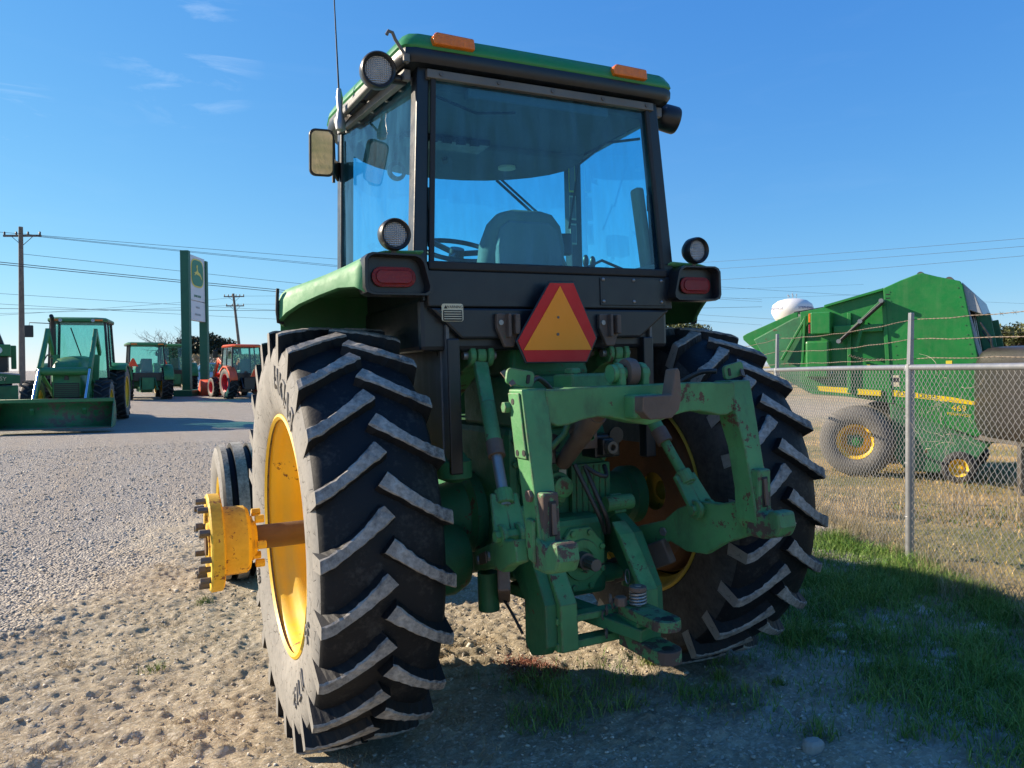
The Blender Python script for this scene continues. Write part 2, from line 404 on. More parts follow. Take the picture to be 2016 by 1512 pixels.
# ------------------------------------------------------------------ ground
def hash2(ix, iy, s):
    h = (ix * 374761393 + iy * 668265263 + s * 974634777) & 0xffffffff
    h = ((h ^ (h >> 13)) * 1274126177) & 0xffffffff
    return ((h ^ (h >> 16)) & 0xffff) / 65535.0
def vnoise(x, y, s=0):
    ix = np.floor(x).astype(np.int64); iy = np.floor(y).astype(np.int64)
    fx = x - ix; fy = y - iy
    fx = fx * fx * (3 - 2 * fx); fy = fy * fy * (3 - 2 * fy)
    a = hash2(ix, iy, s); b = hash2(ix + 1, iy, s); c = hash2(ix, iy + 1, s); d = hash2(ix + 1, iy + 1, s)
    return (a * (1 - fx) + b * fx) * (1 - fy) + (c * (1 - fx) + d * fx) * fy
def fbm(x, y, o=4, s=0, g=0.5):
    t = 0; a = 1.0; n = 0
    for k in range(o):
        t = t + a * vnoise(x * 2 ** k + 13.7 * k, y * 2 ** k - 7.3 * k, s + k); n += a; a *= g
    return t / n
def sst(a, b, x):
    t = np.clip((x - a) / (b - a), 0, 1)
    return t * t * (3 - 2 * t)
def zones(x, y):
    w = (fbm(x * 0.7, y * 0.7, 4, 5) - 0.5)
    grav = sst(-0.45, 0.75, -0.89 * (x + 2.5) + 0.45 * (y - 2.8) + 1.6 * w + 0.9 * (fbm(x * 2.3, y * 2.3, 3, 77) - 0.5))
    fence = 0.892 * (x - 3.48) - 0.453 * (y - 0.48)          # >0 beyond the fence
    beyond = sst(-0.15, 0.25, fence + 0.4 * w)
    beyond = beyond * (1 - sst(16, 24, np.hypot(x, y)) * sst(0, 12, 30 - x))
    g2 = fbm(x * 1.6, y * 1.6, 4, 21)
    lush = sst(0.75, 1.75, x + 0.9 * (g2 - 0.5)) * (1 - sst(-0.1, 0.2, fence)) * (1 - sst(4, 9, y))
    sparse = sst(0.50, 0.62, g2) * sst(-0.9, 0.1, x) * (1 - sst(-0.35, 0.1, y - 0.12 * x)) * (1 - beyond)
    lush = np.clip(np.maximum(lush * sst(0.30, 0.48, g2 + 0.25 * sst(1.2, 2.2, x)), 0.75 * sparse), 0, 1)
    return grav * (1 - beyond), lush, beyond
def gz(x, y):
    x = np.asarray(x, float); y = np.asarray(y, float)
    d0 = np.hypot(x, y - 1.0)
    near = (0.0173 * x - 0.00823 * y) * (1 - sst(3.5, 7.5, d0))
    dc = np.hypot(x + 1.69, y + 3.35)
    left = 1 - sst(12, 40, x - 0.3 * y)
    far = 0.026 * np.clip(dc - 24, 0, 32) * left + 2.3 * sst(56, 76, dc) * left * sst(-5, 1, x - 0.03 * y) + 2.2 * sst(110, 260, dc)
    return near + far
def relief(x, y):
    d = np.hypot(x + 1.69, y + 3.35)
    k = 1 - sst(9, 22, d)
    gr, lu, be = zones(x, y)
    big = (fbm(x * 1.1, y * 1.1, 3, 3) - 0.5) * 0.05
    med = (fbm(x * 6.5, y * 6.5, 4, 31) - 0.5) * 0.026
    clod = np.clip(fbm(x * 25, y * 25, 3, 41, 0.65) - 0.48, 0, 1) * 0.052
    fine = (fbm(x * 38, y * 38, 2, 51) - 0.5) * 0.020
    out = big + med * (1 - 0.7 * gr) + clod * (1 - 0.9 * gr) * (1 - 0.5 * lu) + fine
    # lug prints pressed across the wheel track
    tr = sst(-0.66, -0.50, x) * (1 - sst(-0.12, 0.02, x)) * sst(-0.1, 0.15, y) * (1 - sst(1.9, 2.6, y))
    ph = (y + 0.22 * np.abs(x + 0.33) + 0.05 * (fbm(x * 4, y * 4, 2, 61) - 0.5)) / 0.135
    out = out + tr * 0.036 * np.abs(np.sin(math.pi * ph)) - tr * 0.012
    tr2 = sst(-3.2, -2.5, x) * (1 - sst(-1.55, -1.25, x)) * (1 - sst(2.2, 3.2, y))
    ph2 = (y * 0.9 + 0.35 * x + 0.09 * (fbm(x * 3, y * 3, 2, 71) - 0.5)) / 0.16
    out = out + tr2 * 0.024 * np.abs(np.sin(math.pi * ph2)) * sst(0.35, 0.6, fbm(x * 1.4, y * 1.4, 2, 81))
    # flat under the tyres
    for tx, ty, ry in ((-0.91, 0, 0.30), (0.91, 0, 0.30), (-0.78, 2.62, 0.22), (0.78, 2.62, 0.22)):
        pad = (1 - sst(0.20, 0.32, np.abs(x - tx))) * (1 - sst(ry, ry + 0.2, np.abs(y - ty)))
        out = out * (1 - pad) - 0.004 * pad
    return out * k
def axis(lo, hi, step, ends, grow):
    c = list(np.arange(lo, hi, step))
    s = step
    while c[-1] < ends:
        s *= grow; c.append(c[-1] + s)
    s = step; pre = [lo]
    while pre[-1] > -ends:
        s *= grow; pre.append(pre[-1] - s)
    return np.array(pre[1:][::-1] + c)
gx = axis(-4.2, 4.2, 0.017, 1800, 1.055)
gy = axis(-2.0, 4.2, 0.017, 1800, 1.050)
X, Y = np.meshgrid(gx, gy)
Z = gz(X, Y) + relief(X, Y)
nx, ny = len(gx), len(gy)
idx = np.arange(nx * ny).reshape(ny, nx)
quads = np.stack([idx[:-1, :-1], idx[:-1, 1:], idx[1:, 1:], idx[1:, :-1]], -1).reshape(-1, 4)
def ground_material():
    m, nt, b, oc = newmat('ground_dirt_gravel_and_soil')
    at = nd(nt, 'ShaderNodeVertexColor', {'layer_name': 'zone'})
    sp = nd(nt, 'ShaderNodeSeparateColor', None, Color=at.outputs['Color'])
    gv, lu, be = sp.outputs[0], sp.outputs[1], sp.outputs[2]
    n1 = noise(nt, oc, 0.9, 5, 0.6); n2 = noise(nt, oc, 6, 6, 0.65); n3 = noise(nt, oc, 55, 5, 0.7)
    dirt = mixc(nt, mr(nt, n2, 0.3, 0.7), (0.35, 0.29, 0.195), (0.56, 0.49, 0.36))
    dirt = mixc(nt, mr(nt, n3, 0.35, 0.7), mixc(nt, 0.4, dirt, (0.31, 0.245, 0.165)), dirt)
    vs_ = nd(nt, 'ShaderNodeTexVoronoi', None, Vector=oc, Scale=85, Randomness=1.0)
    sc_ = nd(nt, 'ShaderNodeSeparateColor', None, Color=vs_.outputs['Color']).outputs[0]
    dirt = mixc(nt, mr(nt, sc_, 0.70, 1.0, 0, 0.6), dirt, (0.30, 0.245, 0.175))
    dirt = mixc(nt, mr(nt, sc_, 0.25, 0.0, 0, 0.6), dirt, (0.72, 0.66, 0.54))
    n4 = noise(nt, oc, 150, 4, 0.75); n5 = noise(nt, nd(nt, 'ShaderNodeMapping', None, Vector=oc, Rotation=(0, 0, R(-24)), Scale=(0.45, 1.3, 1)).outputs[0], 42, 5, 0.7, 0.4)
    dirt = mixc(nt, mr(nt, n1, 0.5, 0.7, 0, 0.5), dirt, (0.37, 0.29, 0.20))
    vo = nd(nt, 'ShaderNodeTexVoronoi', None, Vector=oc, Scale=48, Randomness=1.0)
    vo2 = nd(nt, 'ShaderNodeTexVoronoi', None, Vector=oc, Scale=24, Randomness=1.0)
    pc = nd(nt, 'ShaderNodeSeparateColor', None, Color=vo.outputs['Color']).outputs[0]
    gcol = mixc(nt, pc, (0.42, 0.385, 0.335), (0.76, 0.71, 0.64))
    gcol = mixc(nt, mr(nt, n1, 0.40, 0.72, 0, 0.65), gcol, (0.60, 0.52, 0.41))
    far_ = nd(nt, 'ShaderNodeSeparateColor', None, Color=nd(nt, 'ShaderNodeTexVoronoi', None, Vector=oc, Scale=9, Randomness=1.0).outputs['Color']).outputs[0]
    gcol = mixc(nt, mr(nt, far_, 0.0, 1.0, 0.0, 0.30), gcol, (0.74, 0.70, 0.64))
    gcol = mixc(nt, mr(nt, noise(nt, oc, 3.1, 8, 0.72), 0.40, 0.66, 0.0, 0.30), gcol, (0.36, 0.325, 0.28))
    gcol = mixc(nt, mr(nt, noise(nt, oc, 19, 6, 0.75), 0.55, 0.70, 0.0, 0.55), gcol, (0.80, 0.77, 0.72))
    lane = noise(nt, nd(nt, 'ShaderNodeMapping', None, Vector=oc, Rotation=(0, 0, R(14)), Scale=(0.9, 0.06, 1)).outputs[0], 1.0, 5, 0.65)
    gcol = mixc(nt, mr(nt, lane, 0.46, 0.66, 0, 0.75), gcol, (0.60, 0.51, 0.40))
    gcol = mixc(nt, mr(nt, vo.outputs['Distance'], 0.012, 0.02, 0.0, 0.30), gcol, (0.26, 0.235, 0.205))
    soil = mixc(nt, mr(nt, n2, 0.35, 0.65), (0.15, 0.135, 0.10), (0.36, 0.33, 0.28))
    soil = mixc(nt, mr(nt, noise(nt, oc, 2.7, 4, 0.6), 0.53, 0.60), soil, (0.52, 0.50, 0.46))
    dry = mixc(nt, mr(nt, n2, 0.3, 0.7), (0.40, 0.275, 0.115), (0.60, 0.44, 0.22))
    dry = mixc(nt, mr(nt, noise(nt, oc, 0.35, 4, 0.6), 0.46, 0.58, 0, 0.8), dry, (0.17, 0.19, 0.07))
    c = mixc(nt, gv, dirt, gcol)
    c = mixc(nt, lu, c, soil)
    c = mixc(nt, be, c, dry)
    nt.links.new(c, b.inputs['Base Color'])
    b.inputs['Roughness'].default_value = 0.95
    b.inputs['Specular IOR Level'].default_value = 0.15
    h = mth(nt, 'ADD', mth(nt, 'MULTIPLY', n3, 0.7), mth(nt, 'MULTIPLY', mth(nt, 'SUBTRACT', 0.03, vo.outputs['Distance']), mth(nt, 'MULTIPLY', gv, 9.0)))
    h = mth(nt, 'ADD', h, mth(nt, 'MULTIPLY', mth(nt, 'SUBTRACT', 0.04, vo2.outputs['Distance']), mth(nt, 'MULTIPLY', gv, 4.0)))
    h = mth(nt, 'ADD', h, mth(nt, 'ADD', mth(nt, 'MULTIPLY', n4, 0.8), mth(nt, 'MULTIPLY', n5, 1.5)))
    bp = nd(nt, 'ShaderNodeBump', None, Strength=0.85, Distance=0.011, Height=h)
    nt.links.new(bp.outputs[0], b.inputs['Normal'])
    return m
M['ground'] = ground_material()
me = npmesh('ground', np.stack([X, Y, Z], -1).reshape(-1, 3), quads, [M['ground']], smooth=True)
zg, zl, zb = zones(X, Y)
ca = me.color_attributes.new('zone', 'FLOAT_COLOR', 'POINT')
ca.data.foreach_set('color', np.stack([zg, zl, zb, np.ones_like(zg)], -1).astype(np.float32).ravel())
ground = link('ground', me, kind='structure')
del X, Y, Z

def gzf(x, y):
    return float(gz(x, y) + relief(np.array([x]), np.array([y]))[0])

# ------------------------------------------------------------------ trees and far setting
def leafmat(name, c1, c2):
    m, nt, b, oc = newmat(name)
    n = noise(nt, oc, 1.3, 3, 0.5)
    rnd = nd(nt, 'ShaderNodeNewGeometry').outputs['Random Per Island']
    c = mixc(nt, mr(nt, mth(nt, 'ADD', mth(nt, 'MULTIPLY', n, 0.6), mth(nt, 'MULTIPLY', rnd, 0.4)), 0.25, 0.75), c1, c2)
    nt.links.new(c, b.inputs['Base Color'])
    b.inputs['Roughness'].default_value = 0.6
    b.inputs['Specular IOR Level'].default_value = 0.2
    return m
M['oak'] = leafmat('oak_leaves', (0.045, 0.060, 0.020), (0.15, 0.15, 0.050))
M['scrub'] = leafmat('dark_scrub_leaves', (0.022, 0.030, 0.016), (0.070, 0.072, 0.035))
def leaf_cards(centers, rad, n, size):
    c = centers[rng.integers(0, len(centers), n)]
    d = rng.normal(size=(n, 3)); d /= np.linalg.norm(d, axis=1)[:, None]
    p = c + d * (rad * rng.random(n) ** 0.45)[:, None] * np.array([1, 1, 0.75])
    a = rng.normal(size=(n, 3)); a /= np.linalg.norm(a, axis=1)[:, None]
    b = np.cross(a, rng.normal(size=(n, 3))); b /= np.linalg.norm(b, axis=1)[:, None]
    s = size * (0.6 + 0.8 * rng.random(n))[:, None]
    v = np.stack([p - a * s, p - b * s * 0.55, p + a * s, p + b * s * 0.55], 1).reshape(-1, 3)
    return v, np.arange(4 * n).reshape(-1, 4)
def leafy_tree(name, label, loc, h, w, mat, nclump, nleaf, size, group=None, trunk_h=0.35):
    drop = 0.22 if trunk_h > 0.2 else 0.62
    root = empty(name, (*loc, gzf(*loc) - 0.05)); tag(root, label, 'tree', group)
    tg = G()
    th = h * trunk_h
    tg.tube([(0, 0, 0), (0.03 * h, 0.01 * h, th * 0.6), (0.02 * h, -0.02 * h, th * 1.3)], [0.05 * h, 0.038 * h, 0.022 * h], 8)
    cen = []
    for k in range(nclump):
        a = 2.4 * k + random.random(); rr = w / 2 * 0.8 * math.sqrt((k + 0.4) / nclump)
        zz = h * (0.80 - 0.42 * (rr / (w / 2)) ** 2 + random.uniform(-drop, 0.06))
        p = (rr * math.cos(a), rr * math.sin(a), max(zz, th))
        cen.append(p)
        tg.tube([(0.02 * h, 0, th * 0.9), (p[0] * 0.5, p[1] * 0.5, (th + p[2]) / 2), p], [0.02 * h, 0.012 * h, 0.005 * h], 5)
    tg.build('trunk', M['bark'], root, smooth=60)
    v, q = leaf_cards(np.array(cen), w * 0.19, nleaf, size)
    link('crown', npmesh('crown', v, q, [mat]), root)
    return root
def bare_tree(name, label, loc, h, w):
    root = empty(name, (*loc, gzf(*loc) - 0.05)); tag(root, label, 'tree')
    tg, bgm = G(), G()
    tg.tube([(0, 0, 0), (0.05, 0.02, h * 0.16), (0.0, 0.05, h * 0.30)], [0.16, 0.13, 0.10], 8)
    def grow(p, d, ln, r, lev):
        q = p + d * ln * 0.5 + Vector((random.uniform(-.1, .1), random.uniform(-.1, .1), .05)) * ln
        e = p + d * ln
        bgm.tube([p, q, e], [r, r * 0.8, r * 0.55], 5 if lev < 2 else 3, cap=False)
        if lev < 4:
            for k in range(3 if lev < 3 else 2):
                nd_ = (d + Vector((random.gauss(0, .62), random.gauss(0, .62), random.gauss(0.08, .35)))).normalized()
                grow(e if k else q, nd_, ln * random.uniform(0.55, 0.8), r * 0.55, lev + 1)
    for k in range(6):
        a = k * 1.05 + 0.3
        grow(Vector((0, 0.05, h * (0.2 + 0.02 * k))), Vector((math.cos(a) * 0.85, math.sin(a) * 0.85, 0.55)).normalized(), w * 0.26, 0.07, 0)
    tg.build('trunk', M['bark'], root, smooth=60)
    bgm.build('crown', M['bark'], root, recalc=False)
    return root
leafy_tree('oak_tree', 'round oak tree behind the right rear tyre of the big tractor', (37.0, 44.7), 5.6, 5.2, M['oak'], 22, 9000, 0.11)
bare_tree('bare_tree', 'bare leafless tree above the small green tractors', (1.2, 78.8), 4.4, 5.2)
leafy_tree('bush', 'dark round bush seen between the two sign posts', (4.7, 82.6), 2.6, 6.5, M['scrub'], 24, 7000, 0.16, trunk_h=0.15)
leafy_tree('bush', 'low dark bush left of the tall sign posts', (1.9, 80.0), 1.6, 3.4, M['scrub'], 14, 3000, 0.15, trunk_h=0.15)
leafy_tree('bush', 'dark bush behind the cab of the orange tractor', (12.4, 78.0), 2.2, 5.0, M['scrub'], 18, 4000, 0.16, trunk_h=0.15)
for i, (bx_, by_, hh, ww, lb) in enumerate(((166, 108, 9.0, 12, 'dark far tree just right of the baler front'), (178, 103, 10.5, 14, 'tallest far tree above the black tank'), (189, 97, 8.5, 13, 'far tree at the right edge of the photo'), (196, 116, 8.0, 14, 'low far tree behind the other trees on the right'))):
    leafy_tree('far_tree', lb, (bx_, by_), hh, ww, M['oak'], 16, 2600, 0.42, group='far trees on the right')
# tan rows of dry grass on the bank behind the sign
def bank():
    n = 40000
    x = rng.uniform(-6, 45, n); y = rng.uniform(58, 96, n)
    z = gz(x, y)
    h = rng.uniform(0.08, 0.32, n); a = rng.uniform(0, 2 * math.pi, n); w = rng.uniform(0.05, 0.16, n)
    dx, dy = np.cos(a) * w, np.sin(a) * w
    v = np.stack([np.stack([x - dx, y - dy, z], -1), np.stack([x + dx, y + dy, z], -1), np.stack([x + rng.normal(0, .1, n), y + rng.normal(0, .1, n), z + h], -1)], 1).reshape(-1, 3)
    m = leafmat('tan_field_grass', (0.20, 0.145, 0.075), (0.44, 0.34, 0.18))
    o = link('field_grass', npmesh('field_grass', v, np.arange(3 * n).reshape(-1, 3), [m]), kind='stuff')
    tag(o, 'tall tan dry grass covering the bank behind the lot', 'grass')
bank()

# ------------------------------------------------------------------ power poles and lines
def pole(label, loc, top, arms, adir, lean=(0, 0)):
    z0 = gzf(*loc)
    root = empty('power_pole', (*loc, z0)); tag(root, label, 'power pole', 'power poles')
    H = top - z0
    ax = Vector((math.cos(adir), math.sin(adir), 0))
    at_ = lambda z: Vector((lean[0] * z / H, lean[1] * z / H, z))
    G().tube([at_(0), at_(H)], [0.20, 0.13], 12).build('pole_shaft', M['wood'], root, smooth=60)
    for dz, ln, nins in arms:
        c = at_(H - dz) + Vector((-ax.y, ax.x, 0)) * 0.16
        g = G(); g.bar(c - ax * ln / 2, c + ax * ln / 2, 0.10, 0.13)
        arm = g.build('crossarm', M['wood'], root)
        g = G()
        for s_ in (-1, 1):
            g.bar(c + ax * s_ * ln * 0.28 - Vector((0, 0, .05)), at_(H - dz - 0.65) + Vector((-ax.y, ax.x, 0)) * 0.16, 0.03, 0.03)
        g.build('brace', M['bolt_dark'], root)
        for k in range(nins):
            t = (k / (nins - 1) - 0.5) * 0.94
            p = c + ax * ln * t + Vector((0, 0, 0.06))
            G().lathe([(0.02, 0), (0.075, 0.05), (0.05, 0.09), (0.07, 0.13), (0.045, 0.2), (0.001, 0.23)], p, (0, 0, 1), 8).build('insulator', M['bolt_dark'], arm, smooth=40)
    return root
pole('tall wooden power pole with one crossarm behind the loader tractor', (-8.3, 55.6), 11.2, ((0.55, 2.4, 4),), R(-24), (0.1, 0))
pole('leaning power pole with two crossarms right of the tall sign', (10.05, 96.7), 11.4, ((0.35, 2.5, 6), (1.5, 2.2, 4)), R(-26), (-0.75, 0))
LINES = [((-10.83, 54.75, 10.69), (138.36, 73.03, 11.77)), ((-7.36, 55.28, 10.64), (86.32, 87.39, 12.26)), ((-7.21, 55.2, 10.57), (84.85, 85.87, 11.76)), ((-8.09, 55.61, 9.45), (78.92, 79.79, 7.73)), ((-9.57, 49.63, 8.18), (72.4, 82.98, 7.8)), ((-9.57, 49.63, 8.06), (72.39, 82.98, 7.51)), ((-12.12, 68.7, 8.07), (39.8, 98.98, 9.27)), ((-14.3, 80.89, 7.73), (78.97, 79.81, 10.34)), ((-14.31, 80.89, 6.99), (9.95, 96.92, 11.0)), ((-14.67, 83.3, 7.39), (9.94, 96.91, 10.06)), ((9.95, 96.92, 11.13), (117.64, 94.4, 16.63)), ((9.94, 96.91, 10.13), (117.61, 94.38, 14.78)), ((-12.49, 68.86, 7.28), (46.3, 95.77, 7.74)), ((56.89, 79.57, 14.99), (63.75, 31.61, 11.7)), ((56.88, 79.56, 14.07), (63.74, 31.6, 11.07)), ((56.85, 79.55, 12.55), (63.73, 31.6, 10.35)), ((53.84, 80.97, 9.55), (66.43, 52.47, 6.08)), ((85.61, 54.21, 6.05), (85.41, 43.17, 5.7)), ((85.6, 54.2, 5.51), (85.4, 43.16, 5.06))]
for i, (a, b) in enumerate(LINES):
    a, b = Vector(a), Vector(b)
    d = b - a
    sag = 0.004 * d.length
    pts = [a + d * t - Vector((0, 0, 4 * sag * t * (1 - t))) for t in [k / 14 for k in range(15)]]
    thick = 0.022 if i in (4, 5, 7) else 0.014
    o = G().tube(pts, thick, 5).build('power_line', M['cable'], smooth=80)
    ordn = ['uppermost', 'second', 'third', 'fourth', 'fifth', 'sixth', 'seventh', 'eighth', 'ninth', 'tenth', 'eleventh', 'twelfth', 'lowest']
    if i < 13:
        tag(o, 'thin dark power line left of the cab, %s from the top' % ordn[i] if 0 < i < 12 else '%s thin dark power line left of the cab' % ordn[i], 'power line', 'power lines on the left')
    else:
        tag(o, ('uppermost power line above the baler', 'second power line from the top above the baler', 'third power line from the top above the baler', 'power line passing just in front of the water tower', 'upper power line between the baler and the far trees', 'lower power line between the baler and the far trees')[i - 13], 'power line', 'power lines on the right')

# ------------------------------------------------------------------ water tower
def water_tower():
    bx0, by0 = 221.2, 210.8
    zg0 = gzf(bx0, by0)
    root = empty('water_tower', (bx0, by0, zg0)); tag(root, 'white round water tower with blue lettering beyond the baler', 'water tower')
    zc = 22.6 - zg0
    prof = [(2.2, 0), (1.6, 3), (1.5, zc - 9.5), (2.0, zc - 7.4), (4.0, zc - 5.0), (6.3, zc - 2.6), (7.5, zc - 0.2), (7.6, zc + 1.2), (7.0, zc + 2.9), (5.2, zc + 4.3), (2.8, zc + 5.0), (0.01, zc + 5.2)]
    G().lathe(prof, (0, 0, 0), (0, 0, 1), 48).build('tank', M['white'], root, smooth=60)
    g = G()
    for x_, y_, h_ in ((0, 0, 2.6), (0.8, 0.5, 1.8), (-1.6, 0.6, 2.0), (-2.1, -0.4, 1.4), (1.6, -0.5, 2.2)):
        g.cyl((x_, y_, zc + 4.9), (x_, y_, zc + 4.9 + h_), 0.07, None, 6)
        g.box((x_, y_, zc + 5.0 + h_ * 0.7), (0.7, 0.2, 0.25))
    g.build('antenna', M['grey_panel'], root)
    blue = paint('navy_lettering', (0.02, 0.05, 0.22), 0.5, 0.0, 0.0, bump=0.0)
    vd = math.atan2(-3.35 - by0, -1.69 - bx0)         # azimuth from the tower to the viewer
    def wrap(txt, size, az0, z0, name):
        t = text_geo(txt, size, 0.01)
        out = []
        for x_, y_, z_ in t.v:
            zz = z0 + y_
            k = (zz - zc - 0.7) / 6.3
            rr = 7.62 * math.sqrt(max(0.05, 1 - abs(k) ** 2.4)) + 0.06 + z_
            a = az0 + x_ / 7.6
            out.append((rr * math.cos(a), rr * math.sin(a), zz))
        t.v = out
        t.build(name, blue, root, recalc=False)
    wrap('STEPHENVILLE', 1.25, vd + 0.80, zc + 1.2, 'lettering')
    wrap('STEPHENVILLE', 1.25, vd - 0.98, zc + 1.2, 'lettering')
    wrap('S', 2.0, vd + 0.66, zc - 0.9, 'emblem')
    wrap('TARLETON', 0.5, vd + 0.95, zc - 0.3, 'lettering')
water_tower()

# ------------------------------------------------------------------ dealer pylon sign
def pylon():
    p0 = Vector((0.62, 37.9)); p1 = Vector((1.60, 40.0))
    d = (p1 - p0); w = d.length; ang = math.atan2(d.y, d.x)
    z0 = gzf(*p0)
    root = empty('pylon_sign', (p0.x, p0.y, z0), ang)
    tag(root, 'tall dealer sign on two green posts with a leaping deer emblem', 'sign')
    H = 7.62 - z0
    for x_ in (0, w):
        G().box((x_, 0, H / 2 - 0.2 * (x_ > 0) - 0.1), (0.28, 0.40, H + 0.2)).build('post', M['green_sign'], root, bevel=0.01)
    G().box((w / 2, 0, 0.12), (w + 1.2, 0.9, 0.34)).build('base', M['green_sign'], root, bevel=0.02)
    x0, x1 = 0.15, w - 0.15
    pw = x1 - x0; cx = (x0 + x1) / 2
    pale = paint('pale_sign_face', (0.60, 0.62, 0.64), 0.4, 0.03, 0.05, bump=0.0)
    face = G().box((cx, 0, H - 1.25), (pw, 0.26, 2.25)).build('upper_panel', pale, root, bevel=0.01)
    low = G().box((cx, 0, H - 2.90), (pw, 0.26, 0.98)).build('lower_panel', pale, root, bevel=0.01)
    yf = -0.135
    def flat(poly, y_, t, name, mat, par):
        G().prism(poly, 'y', y_ - t, y_).build(name, mat, par)
    oc_ = (cx, H - 0.98)
    def shield(s):
        pts = []
        for k in range(40):
            a = 2 * math.pi * k / 40
            c_, s_ = math.cos(a), math.sin(a)
            e = 2 / 3.6
            pts.append((oc_[0] + s * 0.40 * pw * math.copysign(abs(c_) ** e, c_), oc_[1] + s * 0.72 * math.copysign(abs(s_) ** e, s_)))
        return pts
    sy = paint('sign_yellow', (0.70, 0.55, 0.06), 0.4, 0.02, 0.02, bump=0.0)
    sg = paint('sign_green', (0.015, 0.17, 0.07), 0.4, 0.02, 0.02, bump=0.0)
    flat(shield(1.0), yf, 0.010, 'emblem_border', sy, face)
    flat(shield(0.90), yf - 0.010, 0.010, 'emblem_field', sg, face)
    u = 0.40 * pw
    deer = [(-.62, -.02), (-.40, .06), (-.18, .16), (-.12, .36), (-.16, .52), (-.30, .50), (-.14, .60), (-.20, .74), (-.06, .64), (.02, .76), (.03, .60), (.0, .50), (.02, .30), (.14, .12), (.42, .02), (.60, -.16), (.78, -.52), (.66, -.44), (.46, -.22), (.20, -.16), (-.05, -.14), (-.30, -.10), (-.44, -.22), (-.58, -.20), (-.40, -.06)]
    flat([(oc_[0] + a * u * 0.92, oc_[1] + b * 0.72 * 0.80) for a, b in deer], yf - 0.020, 0.008, 'deer_emblem', sy, face)
    for txt, z_, sz, par in (('JOHN DEERE', H - 2.15, 0.155, face), ('Stephenville', H - 2.70, 0.15, low), ('Equipment', H - 3.10, 0.15, low)):
        if par is low:
            continue
        t = text_geo(txt, sz, 0.004)
        t.v = [(cx + x_, yf - 0.004 + z2, z_ + y_) for x_, y_, z2 in t.v]
        t.build('lettering', sg, par, recalc=False, kind='stuff')
    # two blurred lines of grey lettering, too soft to read
    for z_, ww in ((H - 2.72, 0.5), (H - 3.08, 0.78)):
        g = G(); n = int(ww * 16)
        for k in range(n):
            g.box((cx + (k - (n - 1) / 2) * 0.062, yf - 0.003, z_ + (0.012 if k % 3 == 0 else 0)), (0.042, 0.004, 0.11 if k % 3 == 0 else 0.085))
        g.build('lettering', M['grey_panel'], low)
pylon()
# ------------------------------------------------------------------ the big tractor
tractor = empty('tractor')
tractor.matrix_world = TILT.to_4x4()
tag(tractor, 'big green cab tractor seen from behind, hitch lowered, yellow rims and dual axle hub', 'tractor')
T = tractor
TR = 0.875
def carcass_profile():
    half = [(0.492, .178), (0.503, .199), (0.535, .214), (0.60, .231), (0.68, .238), (0.745, .235), (0.788, .223), (0.814, .203), (0.826, .15), (0.833, .075), (0.835, 0.0)]
    left = [(r_, -h) for r_, h in half]
    return left + [(r_, h) for r_, h in half[-2::-1]]
def carcass_r(x):
    h = abs(x)
    pts = [(0.0, .835), (.075, .833), (.15, .826), (.203, .814), (.223, .788), (.236, .745)]
    for (a, ra), (b, rb) in zip(pts, pts[1:]):
        if h <= b:
            return ra + (rb - ra) * (h - a) / (b - a)
    return .745
def lug_mesh(side, seed):
    """one tread bar; local frame of the wheel, rear-most point at angle 0"""
    g = G(); rings = []
    n = 16; rl = random.Random(seed)
    for k in range(n + 1):
        t = k / n                                   # 0 outer end, 1 inner end
        x = (-0.236 + t * 0.240)
        lead = 0.158 * (t ** 1.3) / TR             # angle by which the inner end leads
        hw = (0.0225 - 0.003 * math.sin(math.pi * min(1, t * 1.1))) * (1 + 0.8 * max(0, t - 0.72))
        sl = 0.158 * 1.3 * max(t, 0.02) ** 0.3 / 0.240           # slope of the bar at this point
        nl = math.hypot(1, sl); nxx, nss = -sl / nl * min(1, t * 1.6), (1 / nl if t > 0.3 else 1.0)
        top = TR - 0.012 * abs(x / 0.236) ** 3
        rb = carcass_r(x) - 0.012
        if k == 0:
            rb = 0.735; top = TR - 0.016
        ring = []
        for rr, w in ((rb, 1.60), (top - 0.005, 1.12), (top, 0.90), (top, -0.90), (top - 0.005, -1.12), (rb, -1.60)):
            w2 = w * hw * (1 + 0.05 * math.sin(37 * t + w * 5)) + rl.gauss(0, 0.0011) * (1 if abs(w) < 1.2 else 0)
            if abs(w) < 1.2: rr = rr + rl.gauss(0, 0.0010) - (0.004 if abs(w) > 1 else 0) * rl.random()
            a = lead + w2 * nss / TR
            ring.append((side * (x + w2 * nxx) * (-1), -rr * math.cos(a), rr * math.sin(a)))
        rings.append(ring)
    b0 = len(g.f)
    m = 6
    vs = [p for r_ in rings for p in r_]
    fs = []; mi = []
    for k in range(n):
        for i in range(m - 1):
            fs.append((k * m + i, k * m + i + 1, (k + 1) * m + i + 1, (k + 1) * m + i)); mi.append(0 if i in (1, 2, 3) else 1)
    fs.append((0, 1, 2, 3, 4, 5)); mi.append(2)
    fs.append(tuple(n * m + i for i in range(m))); mi.append(1)
    g.add(vs, fs); g.m = mi
    me = bpy.data.meshes.new('tread_lug')
    me.from_pydata(g.v, [], g.f)
    for k in ('lug_top', 'lug_side', 'side'):
        me.materials.append(M[k])
    me.polygons.foreach_set('material_index', g.m)
    b = bmesh.new(); b.from_mesh(me); bmesh.ops.recalc_face_normals(b, faces=b.faces); b.to_mesh(me); b.free()
    me.update()
    return me
LUG = {k: [lug_mesh(k, 10 * k + j) for j in range(4)] for k in (-1, 1)}
WZ = 0.835
